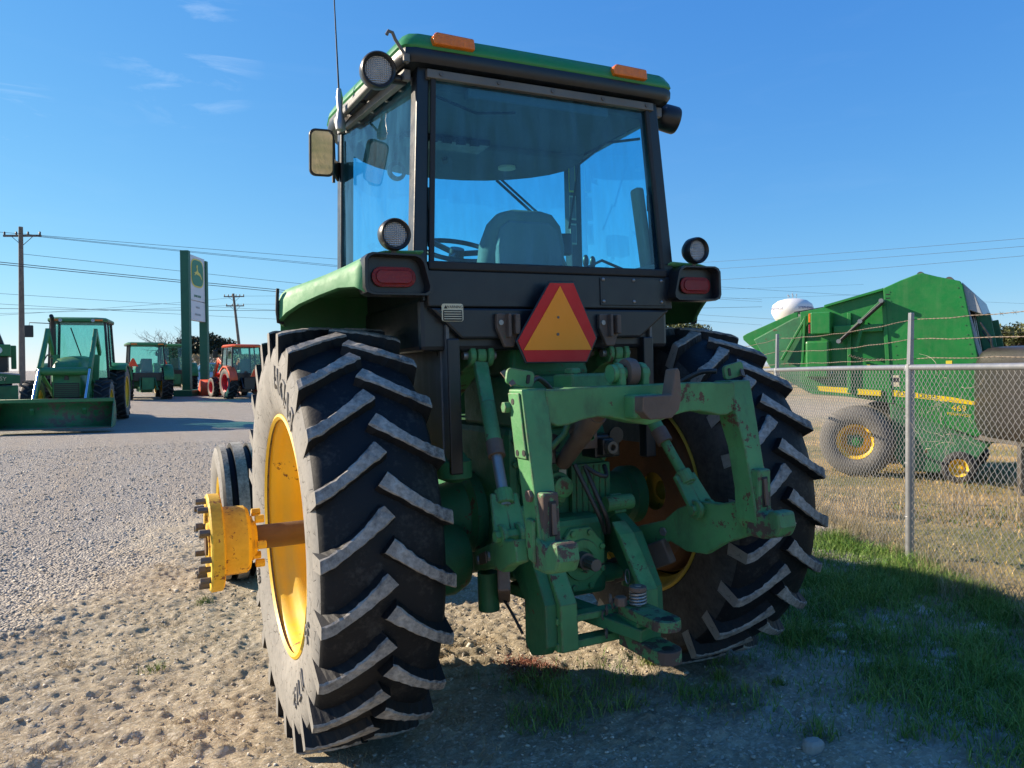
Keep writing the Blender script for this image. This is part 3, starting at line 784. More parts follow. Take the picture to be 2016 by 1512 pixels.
def rear_wheel(x, mirror, label):
    w = empty('rear_wheel', (x, 0, WZ), parent=T); w['label'] = label
    prof = carcass_profile()
    rm = [1 if max(prof[i][0], prof[i + 1][0]) < 0.80 else 0 for i in range(len(prof) - 1)]
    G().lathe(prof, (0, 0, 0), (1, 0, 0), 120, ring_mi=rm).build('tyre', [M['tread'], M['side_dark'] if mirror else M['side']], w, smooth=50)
    N = 24
    for k in range(N):
        for s in (-1, 1):
            o = link('tread_lug', LUG[s][(k * 7 + (s > 0)) % 4], w)
            o.rotation_euler = (-2 * math.pi * (k + (0.5 if s > 0 else 0) + 0.21) / N, 0, 0)
    mx = -1 if mirror else 1
    P = lambda pr: [(r_, h * mx) for r_, h in pr]
    rim = [(0.488, -.202), (0.500, -.212), (0.511, -.207), (0.512, -.197), (0.497, -.190), (0.484, -.178), (0.478, -.150), (0.470, -.125), (0.448, -.105), (0.437, -.075), (0.432, 0.0), (0.430, 0.06), (0.424, 0.085), (0.33, 0.075), (0.22, 0.055), (0.15, 0.05), (0.05, 0.05)]
    outer_side = [(0.488, .202), (0.500, .212), (0.511, .207), (0.512, .197), (0.497, .190), (0.484, .178), (0.470, .150), (0.446, .130), (0.440, .06)]
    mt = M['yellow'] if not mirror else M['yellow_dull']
    rimo = G().lathe(P(rim), (0, 0, 0), (1, 0, 0), 96).lathe(P(outer_side), (0, 0, 0), (1, 0, 0), 96).build('rim', mt, w, smooth=40)
    g = G()
    g.lathe(P([(0.001, -0.06), (0.11, -0.06), (0.125, -0.045), (0.135, 0.05)]), (0, 0, 0), (1, 0, 0), 32)
    for k in range(8):
        a = 2 * math.pi * k / 8 + 0.35
        y_, z_ = 0.155 * math.cos(a), 0.155 * math.sin(a)
        g.hexb((mx * 0.055, y_, z_), (-mx, 0, 0), 0.020, 0.10)
        g.cyl((mx * 0.0, y_, z_), (mx * -0.075, y_, z_), 0.012, None, 8)
    g.build('hub', M['yellow'], w, smooth=40)
    if not mirror:
        # raised lettering on the outer sidewall
        for txt, a_c, rad, size in (('RADIAL', R(66), 0.672, 0.135), ('SAT II', R(-52), 0.655, 0.105), ('18.4R38', R(-160), 0.655, 0.075), ('23°', R(-20), 0.655, 0.07)):
            t = text_geo(txt, size, 0.003)
            out = []
            for tx, ty, tz in t.v:
                rr = rad + ty
                a = a_c - (-tx) / rad
                # angle 0 = rear; read with the feet towards the hub
                xs = -(0.2375 - 0.35 * abs(rr - 0.68) ** 1.6 * 1.0) - 0.004 - tz
                a2 = a_c + tx / rad
                out.append((xs, -rr * math.cos(a2), rr * math.sin(a2)))
            t.v = out
            t.build('sidewall_lettering', M['side'], w)
    else:
        g = G()
        g.lathe([(0.428, 0.085), (0.432, 0.02), (0.425, -0.08), (0.405, -0.150), (0.375, -0.168), (0.34, -0.158), (0.28, -0.125), (0.20, -0.105), (0.10, -0.10)], (0, 0, 0), (1, 0, 0), 64)
        g.build('cast_center', M['rust'], w, smooth=45)
    return w
rear_wheel(-0.91, False, 'dusty rear wheel with deep yellow rim, nearer the camera')
rear_wheel(0.91, True, 'shaded rear wheel beside the fence, inner face rusty')

# axle shaft and the hub that would carry a second wheel
G().cyl((-1.43, 0, WZ), (-0.60, 0, WZ), 0.050, None, 32).build('axle_shaft', M['rust_axle'], T, smooth=50)
g = G().lathe([(0.052, 0.0), (0.066, 0.0), (0.075, 0.012), (0.092, 0.014), (0.094, 0.028), (0.125, 0.03), (0.138, 0.045), (0.141, 0.132), (0.188, 0.136), (0.197, 0.142), (0.199, 0.182), (0.192, 0.188), (0.150, 0.188), (0.145, 0.176), (0.085, 0.172), (0.080, 0.190), (0.052, 0.190)], (-1.232, 0, WZ), (-1, 0, 0), 56)
hub = g.build('dual_wheel_hub', M['yellow_rust'], T, smooth=35)
for k in range(10):
    a = 2 * math.pi * k / 10 + 0.2
    y_, z_ = 0.170 * math.cos(a), WZ + 0.170 * math.sin(a)
    g = G().hexb((-1.418, y_, z_), (-1, 0, 0), 0.0135, 0.042)
    g.build('wheel_bolt', M['bolt_dark'], hub, bevel=0.002)
for k in range(3):
    a = 2 * math.pi * k / 3 + 0.5
    y_, z_ = 0.108 * math.cos(a), WZ + 0.108 * math.sin(a)
    g = G().cyl((-1.39, y_, z_), (-1.455, y_, z_), 0.012, None, 12).hexb((-1.43, y_, z_), (-1, 0, 0), 0.019, 0.028)
    g.build('wheel_bolt', M['bolt_dark'], hub, bevel=0.002)
for k in range(6):
    a = 2 * math.pi * k / 6 + 0.1
    G().hexb((-1.205, 0.108 * math.cos(a), WZ + 0.108 * math.sin(a)), (-1, 0, 0), 0.018, 0.036).build('clamp_bolt', M['yellow_rust'], hub, bevel=0.003)

# front wheels
def front_wheel(x, label):
    w = empty('front_wheel', (x, 2.80, 0.508), parent=T); w['label'] = label
    s = 1.165
    prof = [(0.225, -.10), (0.24, -.115), (0.30, -.135), (0.355, -.142), (0.385, -.135), (0.412, -.128), (0.430, -.110), (0.434, -.075), (0.405, -.070), (0.402, -.040), (0.440, -.034), (0.442, .034), (0.402, .040), (0.405, .070), (0.434, .075), (0.430, .110), (0.412, .128), (0.385, .135), (0.355, .142), (0.30, .135), (0.24, .115), (0.225, .10)]
    prof = [(r_ * s, h * 1.08) for r_, h in prof]
    rm = [1 if (i < 5 or i > 15) else (2 if i in (6, 10, 14) else 0) for i in range(len(prof) - 1)]
    G().lathe(prof, (0, 0, 0), (1, 0, 0), 72, ring_mi=rm).build('tyre', [M['tread'], M['side'], M['lug_top']], w, smooth=30)
    G().lathe([(0.235, -.112), (0.262, -.126), (0.268, -.115), (0.24, -.095), (0.20, -.02), (0.12, -.02), (0.08, -.05), (0.01, -.05)], (0, 0, 0), (1, 0, 0), 48).build('rim', M['yellow'], w, smooth=40)
    return w
front_wheel(-1.0, 'ribbed front wheel peeking out past the dual hub')
front_wheel(0.90, 'front wheel hidden mostly behind the rear axle')
G().bar((-0.86, 2.80, 0.55), (0.86, 2.80, 0.55), 0.12, 0.16).build('front_axle', M['green_dark'], T, bevel=0.02)
G().box((0, 2.1, 0.86), (0.46, 2.3, 0.50)).build('engine_block', M['green_dark'], T, bevel=0.03)
hood_rings = []  # unseen hood, shaped taller and wider so its shadow reaches towards the fence
for y_, w_, zt, zb in ((1.12, 0.40, 1.90, 1.05), (1.6, 0.40, 1.90, 1.05), (2.9, 0.38, 1.86, 1.0), (3.38, 0.35, 1.80, 0.78), (3.44, 0.32, 1.74, 0.82)):
    hood_rings.append([(-w_, y_, zb), (-w_, y_, zt - .10), (-w_ + .10, y_, zt), (w_ - .10, y_, zt), (w_, y_, zt - .10), (w_, y_, zb)])
G().loft(hood_rings).build('hood', M['green_mid'], T, bevel=0.02)
G().cyl((-0.18, 1.9, 1.8), (-0.18, 1.9, 2.25), 0.05, None, 16).cyl((-0.18, 1.9, 2.02), (-0.18, 1.9, 1.8), 0.09, None, 20).build('exhaust_stack', M['plastic'], T, smooth=50)

# ---- transmission, rear housing and what hangs on it
G().box((0, 0.25, 0.93), (0.50, 1.34, 0.66)).build('rear_housing', M['green_dark'], T, bevel=0.035)
G().box((0, -0.16, 1.36), (0.46, 0.56, 0.24)).build('rockshaft_housing', M['green_dark'], T, bevel=0.03)
G().box((0, -0.20, 1.56), (0.40, 0.34, 0.17), taper=(0.85, 0.8)).build('housing_cover', M['green_dark'], T, bevel=0.02)
for s in (-1, 1):
    G().lathe([(0.20, 0.0), (0.20, 0.05), (0.165, 0.07), (0.145, 0.16), (0.125, 0.34), (0.15, 0.36), (0.15, 0.42)], (s * 0.25, 0, WZ), (s, 0, 0), 36).build('axle_housing', M['green_dark'], T, smooth=40)
g = G()
for z_ in (0.68, 0.82, 0.96, 1.10, 1.20):
    for x_ in (-0.22, 0.22):
        g.hexb((x_, -0.42, z_), (0, -1, 0), 0.016, 0.014)
for x_ in (-0.12, 0.0, 0.12):
    g.hexb((x_, -0.42, 1.20), (0, -1, 0), 0.016, 0.014)
g.build('housing_bolts', M['green_dark'], T, bevel=0.002)
# raised bosses and cover plates on the rear face
g = G(); g.box((-0.10, -0.432, 1.02), (0.20, 0.03, 0.24)); g.build('cover_plate', M['green_dark'], T, bevel=0.012)
g = G(); g.box((0.14, -0.436, 0.93), (0.20, 0.03, 0.30))
for k in range(6):
    g.box((0.065 + k * 0.03, -0.452, 0.93), (0.006, 0.01, 0.28))
g.build('ribbed_cover', M['green_dark'], T, bevel=0.004)
for px, pz in ((-0.155, 1.04), (-0.045, 1.00)):
    G().lathe([(0.001, 0.0), (0.034, 0.0), (0.045, 0.008), (0.045, 0.05), (0.06, 0.055), (0.06, 0.10)], (px, -0.54, pz), (0, 1, 0), 28).build('boss', M['green_old'], T, smooth=40)
g = G()
for px, pz in ((-0.17, 0.93), (-0.09, 0.92), (-0.02, 0.94), (0.03, 1.12)):
    g.hexb((px, -0.45, pz), (0, -1, 0), 0.020, 0.016)
g.build('cover_bolts', M['green_old'], T, bevel=0.003)
G().box((-0.005, -0.452, 1.035), (0.035, 0.004, 0.06)).build('data_plate', M['label_c'], T)
# hydraulic couplers
for x_, z_ in ((0.18, 1.16), (-0.14, 1.15)):
    g = G(); g.box((x_, -0.47, z_), (0.13, 0.12, 0.10)); g.box((x_ - 0.02, -0.545, z_), (0.06, 0.05, 0.075))
    cb = g.build('hydraulic_coupler', M['plastic'], T, bevel=0.008)
    G().lathe([(0.014, -0.004), (0.027, -0.004), (0.030, -0.02), (0.026, -0.035), (0.014, -0.035), (0.013, -0.008), (0.001, -0.008)], (x_ - 0.02, -0.568, z_), (0, 1, 0), 24).build('socket', M['bolt_dark'], cb, smooth=40)
    G().lathe([(0.001, 0.0), (0.036, 0.0), (0.036, 0.012)], (x_ + 0.045, -0.535, z_ + 0.045), (0, 1, 0), 20).build('dust_cap', M['plastic'], cb, smooth=40)
G().box((0.085, -0.53, 1.23), (0.08, 0.012, 0.15)).build('coupler_bracket', M['worn'], T, bevel=0.003)
G().lathe([(0.008, 0), (0.013, 0.004), (0.013, 0.02), (0.007, 0.022)], (0.085, -0.56, 1.205), (0, 1, 0), 16).bar((0.085, -0.545, 1.205), (0.085, -0.545, 1.25), 0.016, 0.01, (0, 1, 0)).build('latch', M['green_old'], T, smooth=40)
# PTO
G().box((-0.005, -0.36, 0.70), (0.30, 0.40, 0.34)).build('pto_housing', M['green_dark'], T, bevel=0.03)
pl = [(0.125 * math.cos(R(22.5 + 45 * k)), 0.697 + 0.145 * math.sin(R(22.5 + 45 * k))) for k in range(8)]
pto = G().prism(pl, 'y', -0.585, -0.555).build('pto_cover', M['green_old'], T, bevel=0.006)
G().lathe([(0.050, 0), (0.085, 0), (0.088, 0.01), (0.088, 0.02)], (0, -0.597, 0.697), (0, 1, 0), 36).build('pto_ring', M['green_old'], pto, smooth=40)
g = G()
for k in range(8):
    a = R(22.5 + 45 * k)
    g.hexb((0.108 * math.cos(a), -0.584, 0.697 + 0.122 * math.sin(a)), (0, -1, 0), 0.014, 0.012)
g.build('cover_bolts', M['green_old'], pto, bevel=0.002)
g = G()
ring = []
for k in range(24):
    a = 2 * math.pi * k / 24; rr = 0.0265 if k % 2 else 0.0235
    ring.append((rr * math.cos(a), rr * math.sin(a)))
g.loft([[(a, y_, 0.697 + b) for a, b in ring] for y_ in (-0.56, -0.70)])
g.cyl((0, -0.56, 0.697), (0, -0.63, 0.697), 0.036, None, 24)
g.build('pto_shaft', M['bolt_dark'], T, bevel=0.001)
G().cyl((0.03, -0.50, 0.60), (0.24, -0.50, 0.60), 0.035, None, 20).tube([(0.06 + 0.03 * math.cos(0), -0.5, 0.6), (0.2, -0.5, 0.6)], 0.042, 16).build('cross_shaft', M['green_dark'], T, smooth=40)
g = G(); g.lathe([(0.03, -0.09), (0.075, -0.07), (0.075, 0.0), (0.06, 0.01), (0.03, 0.05), (0.012, 0.09)], (-0.47, -0.35, 1.13), (0, 0, 1), 24)
g.build('breather_bell', M['green_dark'], T, smooth=40)
G().lathe([(0.05, 0), (0.13, 0.02), (0.16, 0.08), (0.16, 0.22), (0.13, 0.28)], (-0.36, -0.18, 0.68), (-1, 0, 0), 28).build('brake_housing', M['green_dark'], T, smooth=40)

# ---- three-point arms
for s in (-1, 1):
    top = Vector((s * 0.345, -0.36, 1.570)); bot = Vector((s * 0.447, -0.83, 0.90))
    g = G(); g.bar((s * 0.345, 0.0, 1.42), (s * 0.345, -0.30, 1.555), 0.085, 0.10, (1, 0, 0), 0.075, 0.075)
    for q in (-1, 1):
        g.cyl((s * 0.345 + q * 0.028, -0.36, 1.57), (s * 0.345 + q * 0.055, -0.36, 1.57), 0.047, None, 24)
        g.bar((s * 0.345 + q * 0.0415, -0.27, 1.54), (s * 0.345 + q * 0.0415, -0.36, 1.568), 0.027, 0.085, (0, 0, 1))
    arm = g.build('lift_arm', M['green_old'], T, bevel=0.006)
    G().cyl((s * 0.345 - 0.075, -0.36, 1.57), (s * 0.345 + 0.075, -0.36, 1.57), 0.018, None, 14).build('lift_pin', M['steel'], arm, smooth=40)
    d = (bot - top)
    g = G(); g.cyl((s * 0.345 - 0.020, -0.36, 1.57), (s * 0.345 + 0.020, -0.36, 1.57), 0.043, None, 24)
    g.bar(top + d * 0.05, top + d * 0.42, 0.030, 0.062, (1, 0, 0), 0.030, 0.055)
    lk = g.build('lift_link', M['green_old'], T, bevel=0.005)
    g = G(); g.cyl(top + d * 0.30, top + d * 0.56, 0.031, None, 18); g.build('link_sleeve', M['green_old'], lk, smooth=40)
    g = G(); g.cyl(top + d * 0.52, top + d * 0.60, 0.035, None, 18); g.build('link_collar', M['worn'], lk, smooth=40)
    g = G(); g.cyl(top + d * 0.58, top + d * 0.86, 0.022, None, 16); g.build('link_rod', M['green_old'] if s > 0 else M['steel'], lk, smooth=40)
    g = G()
    for q in (-1, 1):
        off = Vector((q * 0.034, 0, 0))
        g.bar(top + d * 0.80 + off * 0.7, bot + off, 0.020, 0.062, (1, 0, 0))
        g.cyl(bot + off - Vector((0.010, 0, 0)), bot + off + Vector((0.010, 0, 0)), 0.040, None, 20)
    g.cyl(top + d * 0.78, top + d * 0.85, 0.036, None, 16)
    fk = g.build('link_fork', M['green_old'], lk, bevel=0.004)
    G().hexb(bot - Vector((s * 0.0 + 0.065, 0, 0)), (1, 0, 0), 0.024, 0.13).build('fork_bolt', M['green_old'], fk, bevel=0.003)
    # lower draft link
    p0 = Vector((s * 0.31, -0.14, 0.63)); p1 = Vector((s * 0.435, -0.70, 0.80)); p2 = Vector((s * 0.505, -1.03, 0.885))
    g = G(); g.bar(p0, p1, 0.040, 0.085, (0, 0, 1), 0.045, 0.095)
    dl = g.build('lower_link', M['green_old'], T, bevel=0.006)
    u = (p2 - p1).normalized(); up = Vector((0, 0, 1)); up = (up - u * up.dot(u)).normalized(); sd = u.cross(up).normalized()
    prof = [(-0.06, 0.05), (0.02, 0.085), (0.14, 0.10), (0.24, 0.075), (0.36, 0.075), (0.36, -0.065), (0.22, -0.085), (0.12, -0.12), (0.02, -0.10), (-0.06, -0.05)]
    if s < 0:
        prof = [(a, b * 0.55) for a, b in prof]
    rg = [[p1 + u * a + up * b + sd * c for a, b in prof] for c in (-0.022, 0.022)]
    G().loft(rg).build('link_end', M['green_old'], dl, bevel=0.006)
    G().bar(p0 + (p1 - p0) * 0.52 + sd * -0.024 * s, p0 + (p1 - p0) * 0.78 + sd * -0.026 * s, 0.006, 0.045, (0, 0, 1)).build('slot_plate', M['worn'], dl, bevel=0.001)
    for tt in (0.45, 0.86):
        G().hexb(p0 + (p1 - p0) * tt - sd * 0.03, sd, 0.020, 0.06).build('link_bolt', M['steel'], dl, bevel=0.002)
    # sway block
    G().bar((s * 0.27, -0.38, 0.56), (s * 0.40, -0.66, 0.70), 0.05, 0.11, (0, 0, 1)).build('sway_block', M['worn'], dl, bevel=0.008)
    G().cyl((s * 0.36, -0.42, 0.50), (s * 0.36, -0.42, 0.66), 0.045, None, 16).build('sway_bracket', M['green_dark'], T, smooth=40)

# ---- quick-attach frame
q = empty('quick_hitch', parent=T); q['label'] = 'worn green arch-shaped quick hitch frame with hooks'
def qy(z):
    return -1.065 - 0.10 * (1.435 - z) / 0.5
# cross beam: box beam with a wavy lower edge
xs = [-0.415 + 0.83 * k / 20 for k in range(21)]
low = []
for x_ in xs:
    a = abs(x_) / 0.415
    low.append(1.294 + 0.016 * math.sin(a * math.pi) - 0.004 + 0.055 * max(0, a - 0.86) / 0.14 * 0.6 + (0.024 * (1 - math.cos(a * 2 * math.pi)) / 2))
top_ = [1.436 - 0.004 * (1 if abs(x_) > 0.3 else 0) for x_ in xs]
poly = [(x_, z_) for x_, z_ in zip(xs, top_)] + [(x_, z_) for x_, z_ in zip(xs[::-1], low[::-1])]
cb = G().prism(poly, 'y', -1.075, -0.972).build('cross_beam', M['green_old'], q, bevel=0.005)
for s in (-1, 1):
    g = G(); rings = []
    for z_, xo, xi, d_ in ((1.437, 0.503, 0.405, 0.102), (1.28, 0.503, 0.405, 0.102), (1.18, 0.502, 0.420, 0.098), (1.02, 0.500, 0.422, 0.10), (0.905, 0.498, 0.420, 0.12), (0.868, 0.485, 0.430, 0.10)):
        y_ = qy(z_)
        rings.append([(s * xo, y_, z_), (s * xi, y_, z_), (s * xi, y_ + d_, z_), (s * xo, y_ + d_, z_)])
    up = G().loft(rings).build('upright', M['green_old'], q, bevel=0.006)
    # rubbed lower face and slot with latch
    y1 = qy(1.0)
    G().prism([(s * 0.492, 1.10), (s * 0.432, 1.10), (s * 0.426, 0.89), (s * 0.492, 0.875)], 'y', y1 - 0.022, y1 + 0.03).build('wear_face', M['hook'], up, bevel=0.008)
    G().box((s * 0.458, y1 - 0.0235, 1.015), (0.028, 0.006, 0.115)).build('latch_slot', M['seal'], up, bevel=0.004)
    G().bar((s * 0.456, y1 - 0.026, 1.065), (s * 0.458, y1 - 0.034, 0.965), 0.015, 0.010, (0, 1, 0)).build('latch_lever', M['worn'], up, bevel=0.002)
    # hook reaching back under the slot
    hk = [(y1 + 0.03, 0.965), (y1 - 0.02, 0.945), (y1 - 0.055, 0.93), (y1 - 0.075, 0.955), (y1 - 0.125, 0.955), (y1 - 0.135, 0.90), (y1 - 0.115, 0.862), (y1 - 0.04, 0.842), (y1 + 0.05, 0.842)]
    G().prism(hk, 'x', s * 0.422, s * 0.505).build('lower_hook', M['hook'], up, bevel=0.012)
    # flat side plate
    g = G(); g.prism([(qy(1.42) + 0.012, 1.425), (qy(1.42) + 0.095, 1.425), (qy(1.2) + 0.095, 1.205), (qy(1.2) + 0.012, 1.205)], 'x', s * 0.5035, s * 0.511)
    sp_ = g.build('side_plate', M['green_old'], up, bevel=0.004)
    g = G()
    for y_, z_ in ((qy(1.4) + 0.06, 1.395), (qy(1.2) + 0.028, 1.225), (qy(1.2) + 0.075, 1.222)):
        g.cyl((s * 0.509, y_, z_), (s * 0.5125, y_, z_), 0.011, None, 14)
    g.build('plate_holes', M['seal'], sp_)
    G().hexb((s * 0.509, qy(1.36) + 0.10, 1.375), (s, 0, 0), 0.021, 0.024).build('plate_bolt', M['green_old'], sp_, bevel=0.003)
    G().hexb((s * 0.500, qy(1.08) + 0.03, 1.085), (s, 0, 0), 0.022, 0.014).build('pivot_bolt', M['worn'], up, bevel=0.003)
    G().prism([(qy(.98) + 0.015, 1.01), (qy(.98) + 0.075, 1.01), (qy(.9) + 0.075, 0.875), (qy(.9) + 0.03, 0.865)], 'x', s * 0.500, s * 0.515).build('lower_side_plate', M['green_old'], up, bevel=0.008)
    # tilted tab on the top corner
    mt = Matrix.Translation((s * 0.475, -1.0, 1.475)) @ Matrix.Rotation(-s * R(10), 4, 'Y') @ Matrix.Rotation(R(8), 4, 'Z')
    g = G().prism(rrect(0.115, 0.058, 0.018), 'y', -0.006, 0.006); g.xf(mt)
    tb = g.build('top_tab', M['green_old'], q, bevel=0.002)
    G().prism(rrect(0.014, 0.032, 0.006), 'y', -0.009, -0.0062).xf(mt @ Matrix.Translation((-s * 0.03, 0, 0))).build('tab_slot', M['seal'], tb)
    G().bar((s * 0.51, -1.02, 1.452), (s * 0.53, -0.98, 1.50), 0.02, 0.006, (0, 1, 0)).build('tab_lip', M['worn'], tb)
# centre hook and top pin
hkp = [(-0.102, 1.400), (-0.104, 1.345), (-0.075, 1.317), (0.018, 1.318), (0.050, 1.345), (0.064, 1.395), (0.058, 1.480), (0.050, 1.494), (0.040, 1.492), (0.020, 1.400)]
G().prism(hkp, 'y', -1.195, -1.135, poly2=[(a * 0.96, 1.38 + (b - 1.38) * 0.97) for a, b in hkp]).build('centre_hook', M['worn'], q, bevel=0.008)
G().box((-0.035, -1.105, 1.36), (0.13, 0.075, 0.085)).build('hook_base', M['green_old'], q, bevel=0.010)
for x0_, x1_ in ((-0.098, -0.072), (0.002, 0.03)):
    pts = [(-1.05, 1.40), (-0.98, 1.40), (-0.975, 1.475)] + [(-1.015 + 0.040 * math.cos(a), 1.478 + 0.040 * math.sin(a)) for a in [R(30 * k) for k in range(0, 7)]] + [(-1.055, 1.44)]
    G().prism(pts, 'x', x0_, x1_).build('pin_lug', M['green_old'], q, bevel=0.005)
G().cyl((-0.112, -1.015, 1.478), (0.045, -1.015, 1.478), 0.024, None, 20).cyl((-0.118, -1.015, 1.478), (-0.096, -1.015, 1.478), 0.034, None, 24).build('top_pin', M['green_old'], q, smooth=40)
G().lathe([(0.024, -0.02), (0.05, -0.02), (0.055, 0.0), (0.05, 0.02), (0.024, 0.02)], (-0.035, -1.015, 1.482), (1, 0, 0), 24).build('pin_roller', M['worn'], q, smooth=40)
# top link down to the housing
tl = G().cyl((-0.035, -1.0, 1.43), (-0.03, -0.62, 1.24), 0.036, 0.036, 20).cyl((-0.032, -0.78, 1.32), (-0.03, -0.50, 1.10), 0.045, 0.034, 18).build('top_link', M['worn'], T, smooth=40)
G().box((0.02, -0.62, 1.425), (0.22, 0.16, 0.11)).box((-0.04, -0.62, 1.49), (0.05, 0.06, 0.03)).build('selector_block', M['green_old'], T, bevel=0.010)
G().cyl((-0.30, -0.62, 1.405), (-0.09, -0.62, 1.405), 0.016, None, 14).cyl((-0.135, -0.62, 1.405), (-0.095, -0.62, 1.405), 0.024, None, 12).build('selector_rod', M['green_old'], T, smooth=40)
for pts, nm in (([(-0.42, -0.98, 1.46), (-0.36, -0.92, 1.47), (-0.28, -0.86, 1.43), (-0.2, -0.8, 1.36)], 'hose'), ([(0.41, -0.98, 1.475), (0.36, -0.93, 1.47), (0.30, -0.85, 1.42)], 'hose'),
                ([(-0.02, -0.58, 1.10), (0.02, -0.62, 0.98), (0.06, -0.64, 0.88), (0.11, -0.60, 0.80)], 'hose'), ([(0.03, -0.58, 1.09), (0.05, -0.63, 0.98), (0.085, -0.65, 0.88), (0.13, -0.60, 0.80)], 'hose'),
                ([(0.03, -0.58, 1.09), (0.06, -0.62, 1.06), (0.11, -0.62, 1.045), (0.14, -0.56, 1.08)], 'hose'), ([(-0.33, -0.35, 0.62), (-0.30, -0.48, 0.52), (-0.27, -0.55, 0.42)], 'cable')):
    cu = []
    vs = [Vector(p) for p in pts]
    for i in range(len(vs) - 1):
        a = vs[max(i - 1, 0)]; b = vs[i]; c = vs[i + 1]; d = vs[min(i + 2, len(vs) - 1)]
        for k in range(5):
            t = k / 5
            cu.append(0.5 * ((2 * b) + (c - a) * t + (2 * a - 5 * b + 4 * c - d) * t * t + (3 * b - a - 3 * c + d) * t ** 3))
    cu.append(vs[-1])
    G().tube(cu, 0.010 if nm == 'hose' else 0.006, 8).build(nm, M['hose'], T, smooth=60)
G().tube([(-0.30, -0.60, 1.20), (-0.25, -0.64, 1.185), (-0.17, -0.66, 1.19), (-0.11, -0.66, 1.24), (-0.085, -0.66, 1.30)], 0.013, 10).tube([(-0.24, -0.6, 1.26), (-0.15, -0.6, 1.255)], 0.011, 10).build('hydraulic_pipe', M['green_dark'], T, smooth=60)

# ---- drawbar hanger
for s, xo in ((-1, -0.265), (1, 0.235)):
    prof = [(-0.30, 0.86), (-0.50, 0.88), (-0.66, 0.80), (-0.79, 0.60), (-0.795, 0.44), (-0.755, 0.40), (-0.66, 0.37), (-0.61, 0.41), (-0.62, 0.58), (-0.50, 0.68), (-0.30, 0.68)]
    pl_ = G().prism(prof, 'x', xo - 0.026, xo + 0.026).build('hanger_plate', M['green_dark'], T, bevel=0.006)
    G().prism([(-0.60, 0.845), (-0.665, 0.80), (-0.82, 0.60), (-0.825, 0.42), (-0.785, 0.41), (-0.78, 0.60), (-0.64, 0.79)], 'x', xo - s * 0.06 - 0.036, xo - s * 0.06 + 0.040).build('hanger_flange', M['green_old'], pl_, bevel=0.006)
    g = G(); g.cyl((xo - 0.07, -0.52, 0.905), (xo + 0.07, -0.52, 0.905), 0.034, None, 18); g.bar((xo, -0.44, 0.86), (xo, -0.52, 0.905), 0.09, 0.06, (1, 0, 0))
    g.build('hanger_ear', M['green_old'], pl_, bevel=0.005)
    G().hexb((xo - s * 0.02, -0.60, 0.70), (0, -1, 0), 0.022, 0.10).build('hanger_bolt', M['green_dark'], pl_, bevel=0.003)
G().box((-0.262, -0.62, 0.50), (0.012, 0.10, 0.26)).build('hanger_backing', M['rust'], T, bevel=0.003)
g = G(); g.box((-0.015, -0.775, 0.535), (0.47, 0.06, 0.028)); g.build('drawbar_support', M['green_old'], T, bevel=0.004)
g = G(); g.box((-0.015, -0.775, 0.435), (0.47, 0.065, 0.032)); g.build('drawbar_support', M['green_old'], T, bevel=0.004)
g = G(); g.bar((-0.18, -0.30, 0.545), (0.045, -0.98, 0.49), 0.085, 0.05)
db = g.build('drawbar', M['green_dark'], T, bevel=0.006)
def clevis(z0, z1, ye):
    rg = []
    for z_ in (z0, z1):
        ring = [(0.005, -0.84, z_), (0.115, -0.84, z_)]
        ring += [(0.058 + 0.055 * math.cos(a), ye + 0.055 + 0.055 * math.sin(a), z_) for a in [R(0 - 22.5 * k) for k in range(9)]]
        rg.append(ring)
    return rg
G().loft(clevis(0.535, 0.575, -1.13)).build('clevis_plate', M['hook'], db, bevel=0.004)
G().loft(clevis(0.415, 0.465, -1.13)).build('clevis_plate', M['hook'], db, bevel=0.004)
G().box((0.06, -0.90, 0.50), (0.11, 0.14, 0.075)).build('clevis_block', M['green_dark'], db, bevel=0.006)
for zt in (0.5765, 0.4665):
    G().cyl((0.058, -1.085, zt - 0.004), (0.058, -1.085, zt), 0.024, None, 20).build('pin_hole', M['seal'], db)
sp = [(0.06 + 0.030 * math.cos(t), -0.90 + 0.030 * math.sin(t), 0.58 + 0.055 * t / (2 * math.pi * 4.5)) for t in [2 * math.pi * 4.5 * k / 64 for k in range(65)]]
G().tube(sp, 0.005, 6).cyl((0.06, -0.90, 0.57), (0.06, -0.90, 0.655), 0.014, None, 12).build('pin_spring', M['steel'], db, smooth=60)
G().cyl((0.06, -0.90, 0.632), (0.06, -0.90, 0.652), 0.034, None, 20).hexb((0.0, -0.87, 0.577), (0, 0, 1), 0.026, 0.035).build('pin_head', M['worn'], db, bevel=0.004)
for k in range(7):
    a = k * 0.9
    c0 = Vector((-0.03 + 0.02 * math.sin(a * 2), -0.83 - 0.012 * math.cos(a), 0.60 - 0.022 * k))
    pts = [c0 + Vector((0.012 * math.cos(t) * (1 if k % 2 else .4), 0.012 * math.cos(t) * (.4 if k % 2 else 1), 0.018 * math.sin(t))) for t in [2 * math.pi * j / 10 for j in range(11)]]
    G().tube(pts, 0.0042, 5).build('chain_link', M['bolt_dark'], db, smooth=60)
g = G(); pts = [(0.150, -0.70 + 0.016 * math.cos(t), 0.63 + 0.03 * math.sin(t)) for t in [2 * math.pi * k / 16 for k in range(17)]]
g.tube(pts, 0.003, 5).build('safety_ring', M['steel'], T, smooth=60)

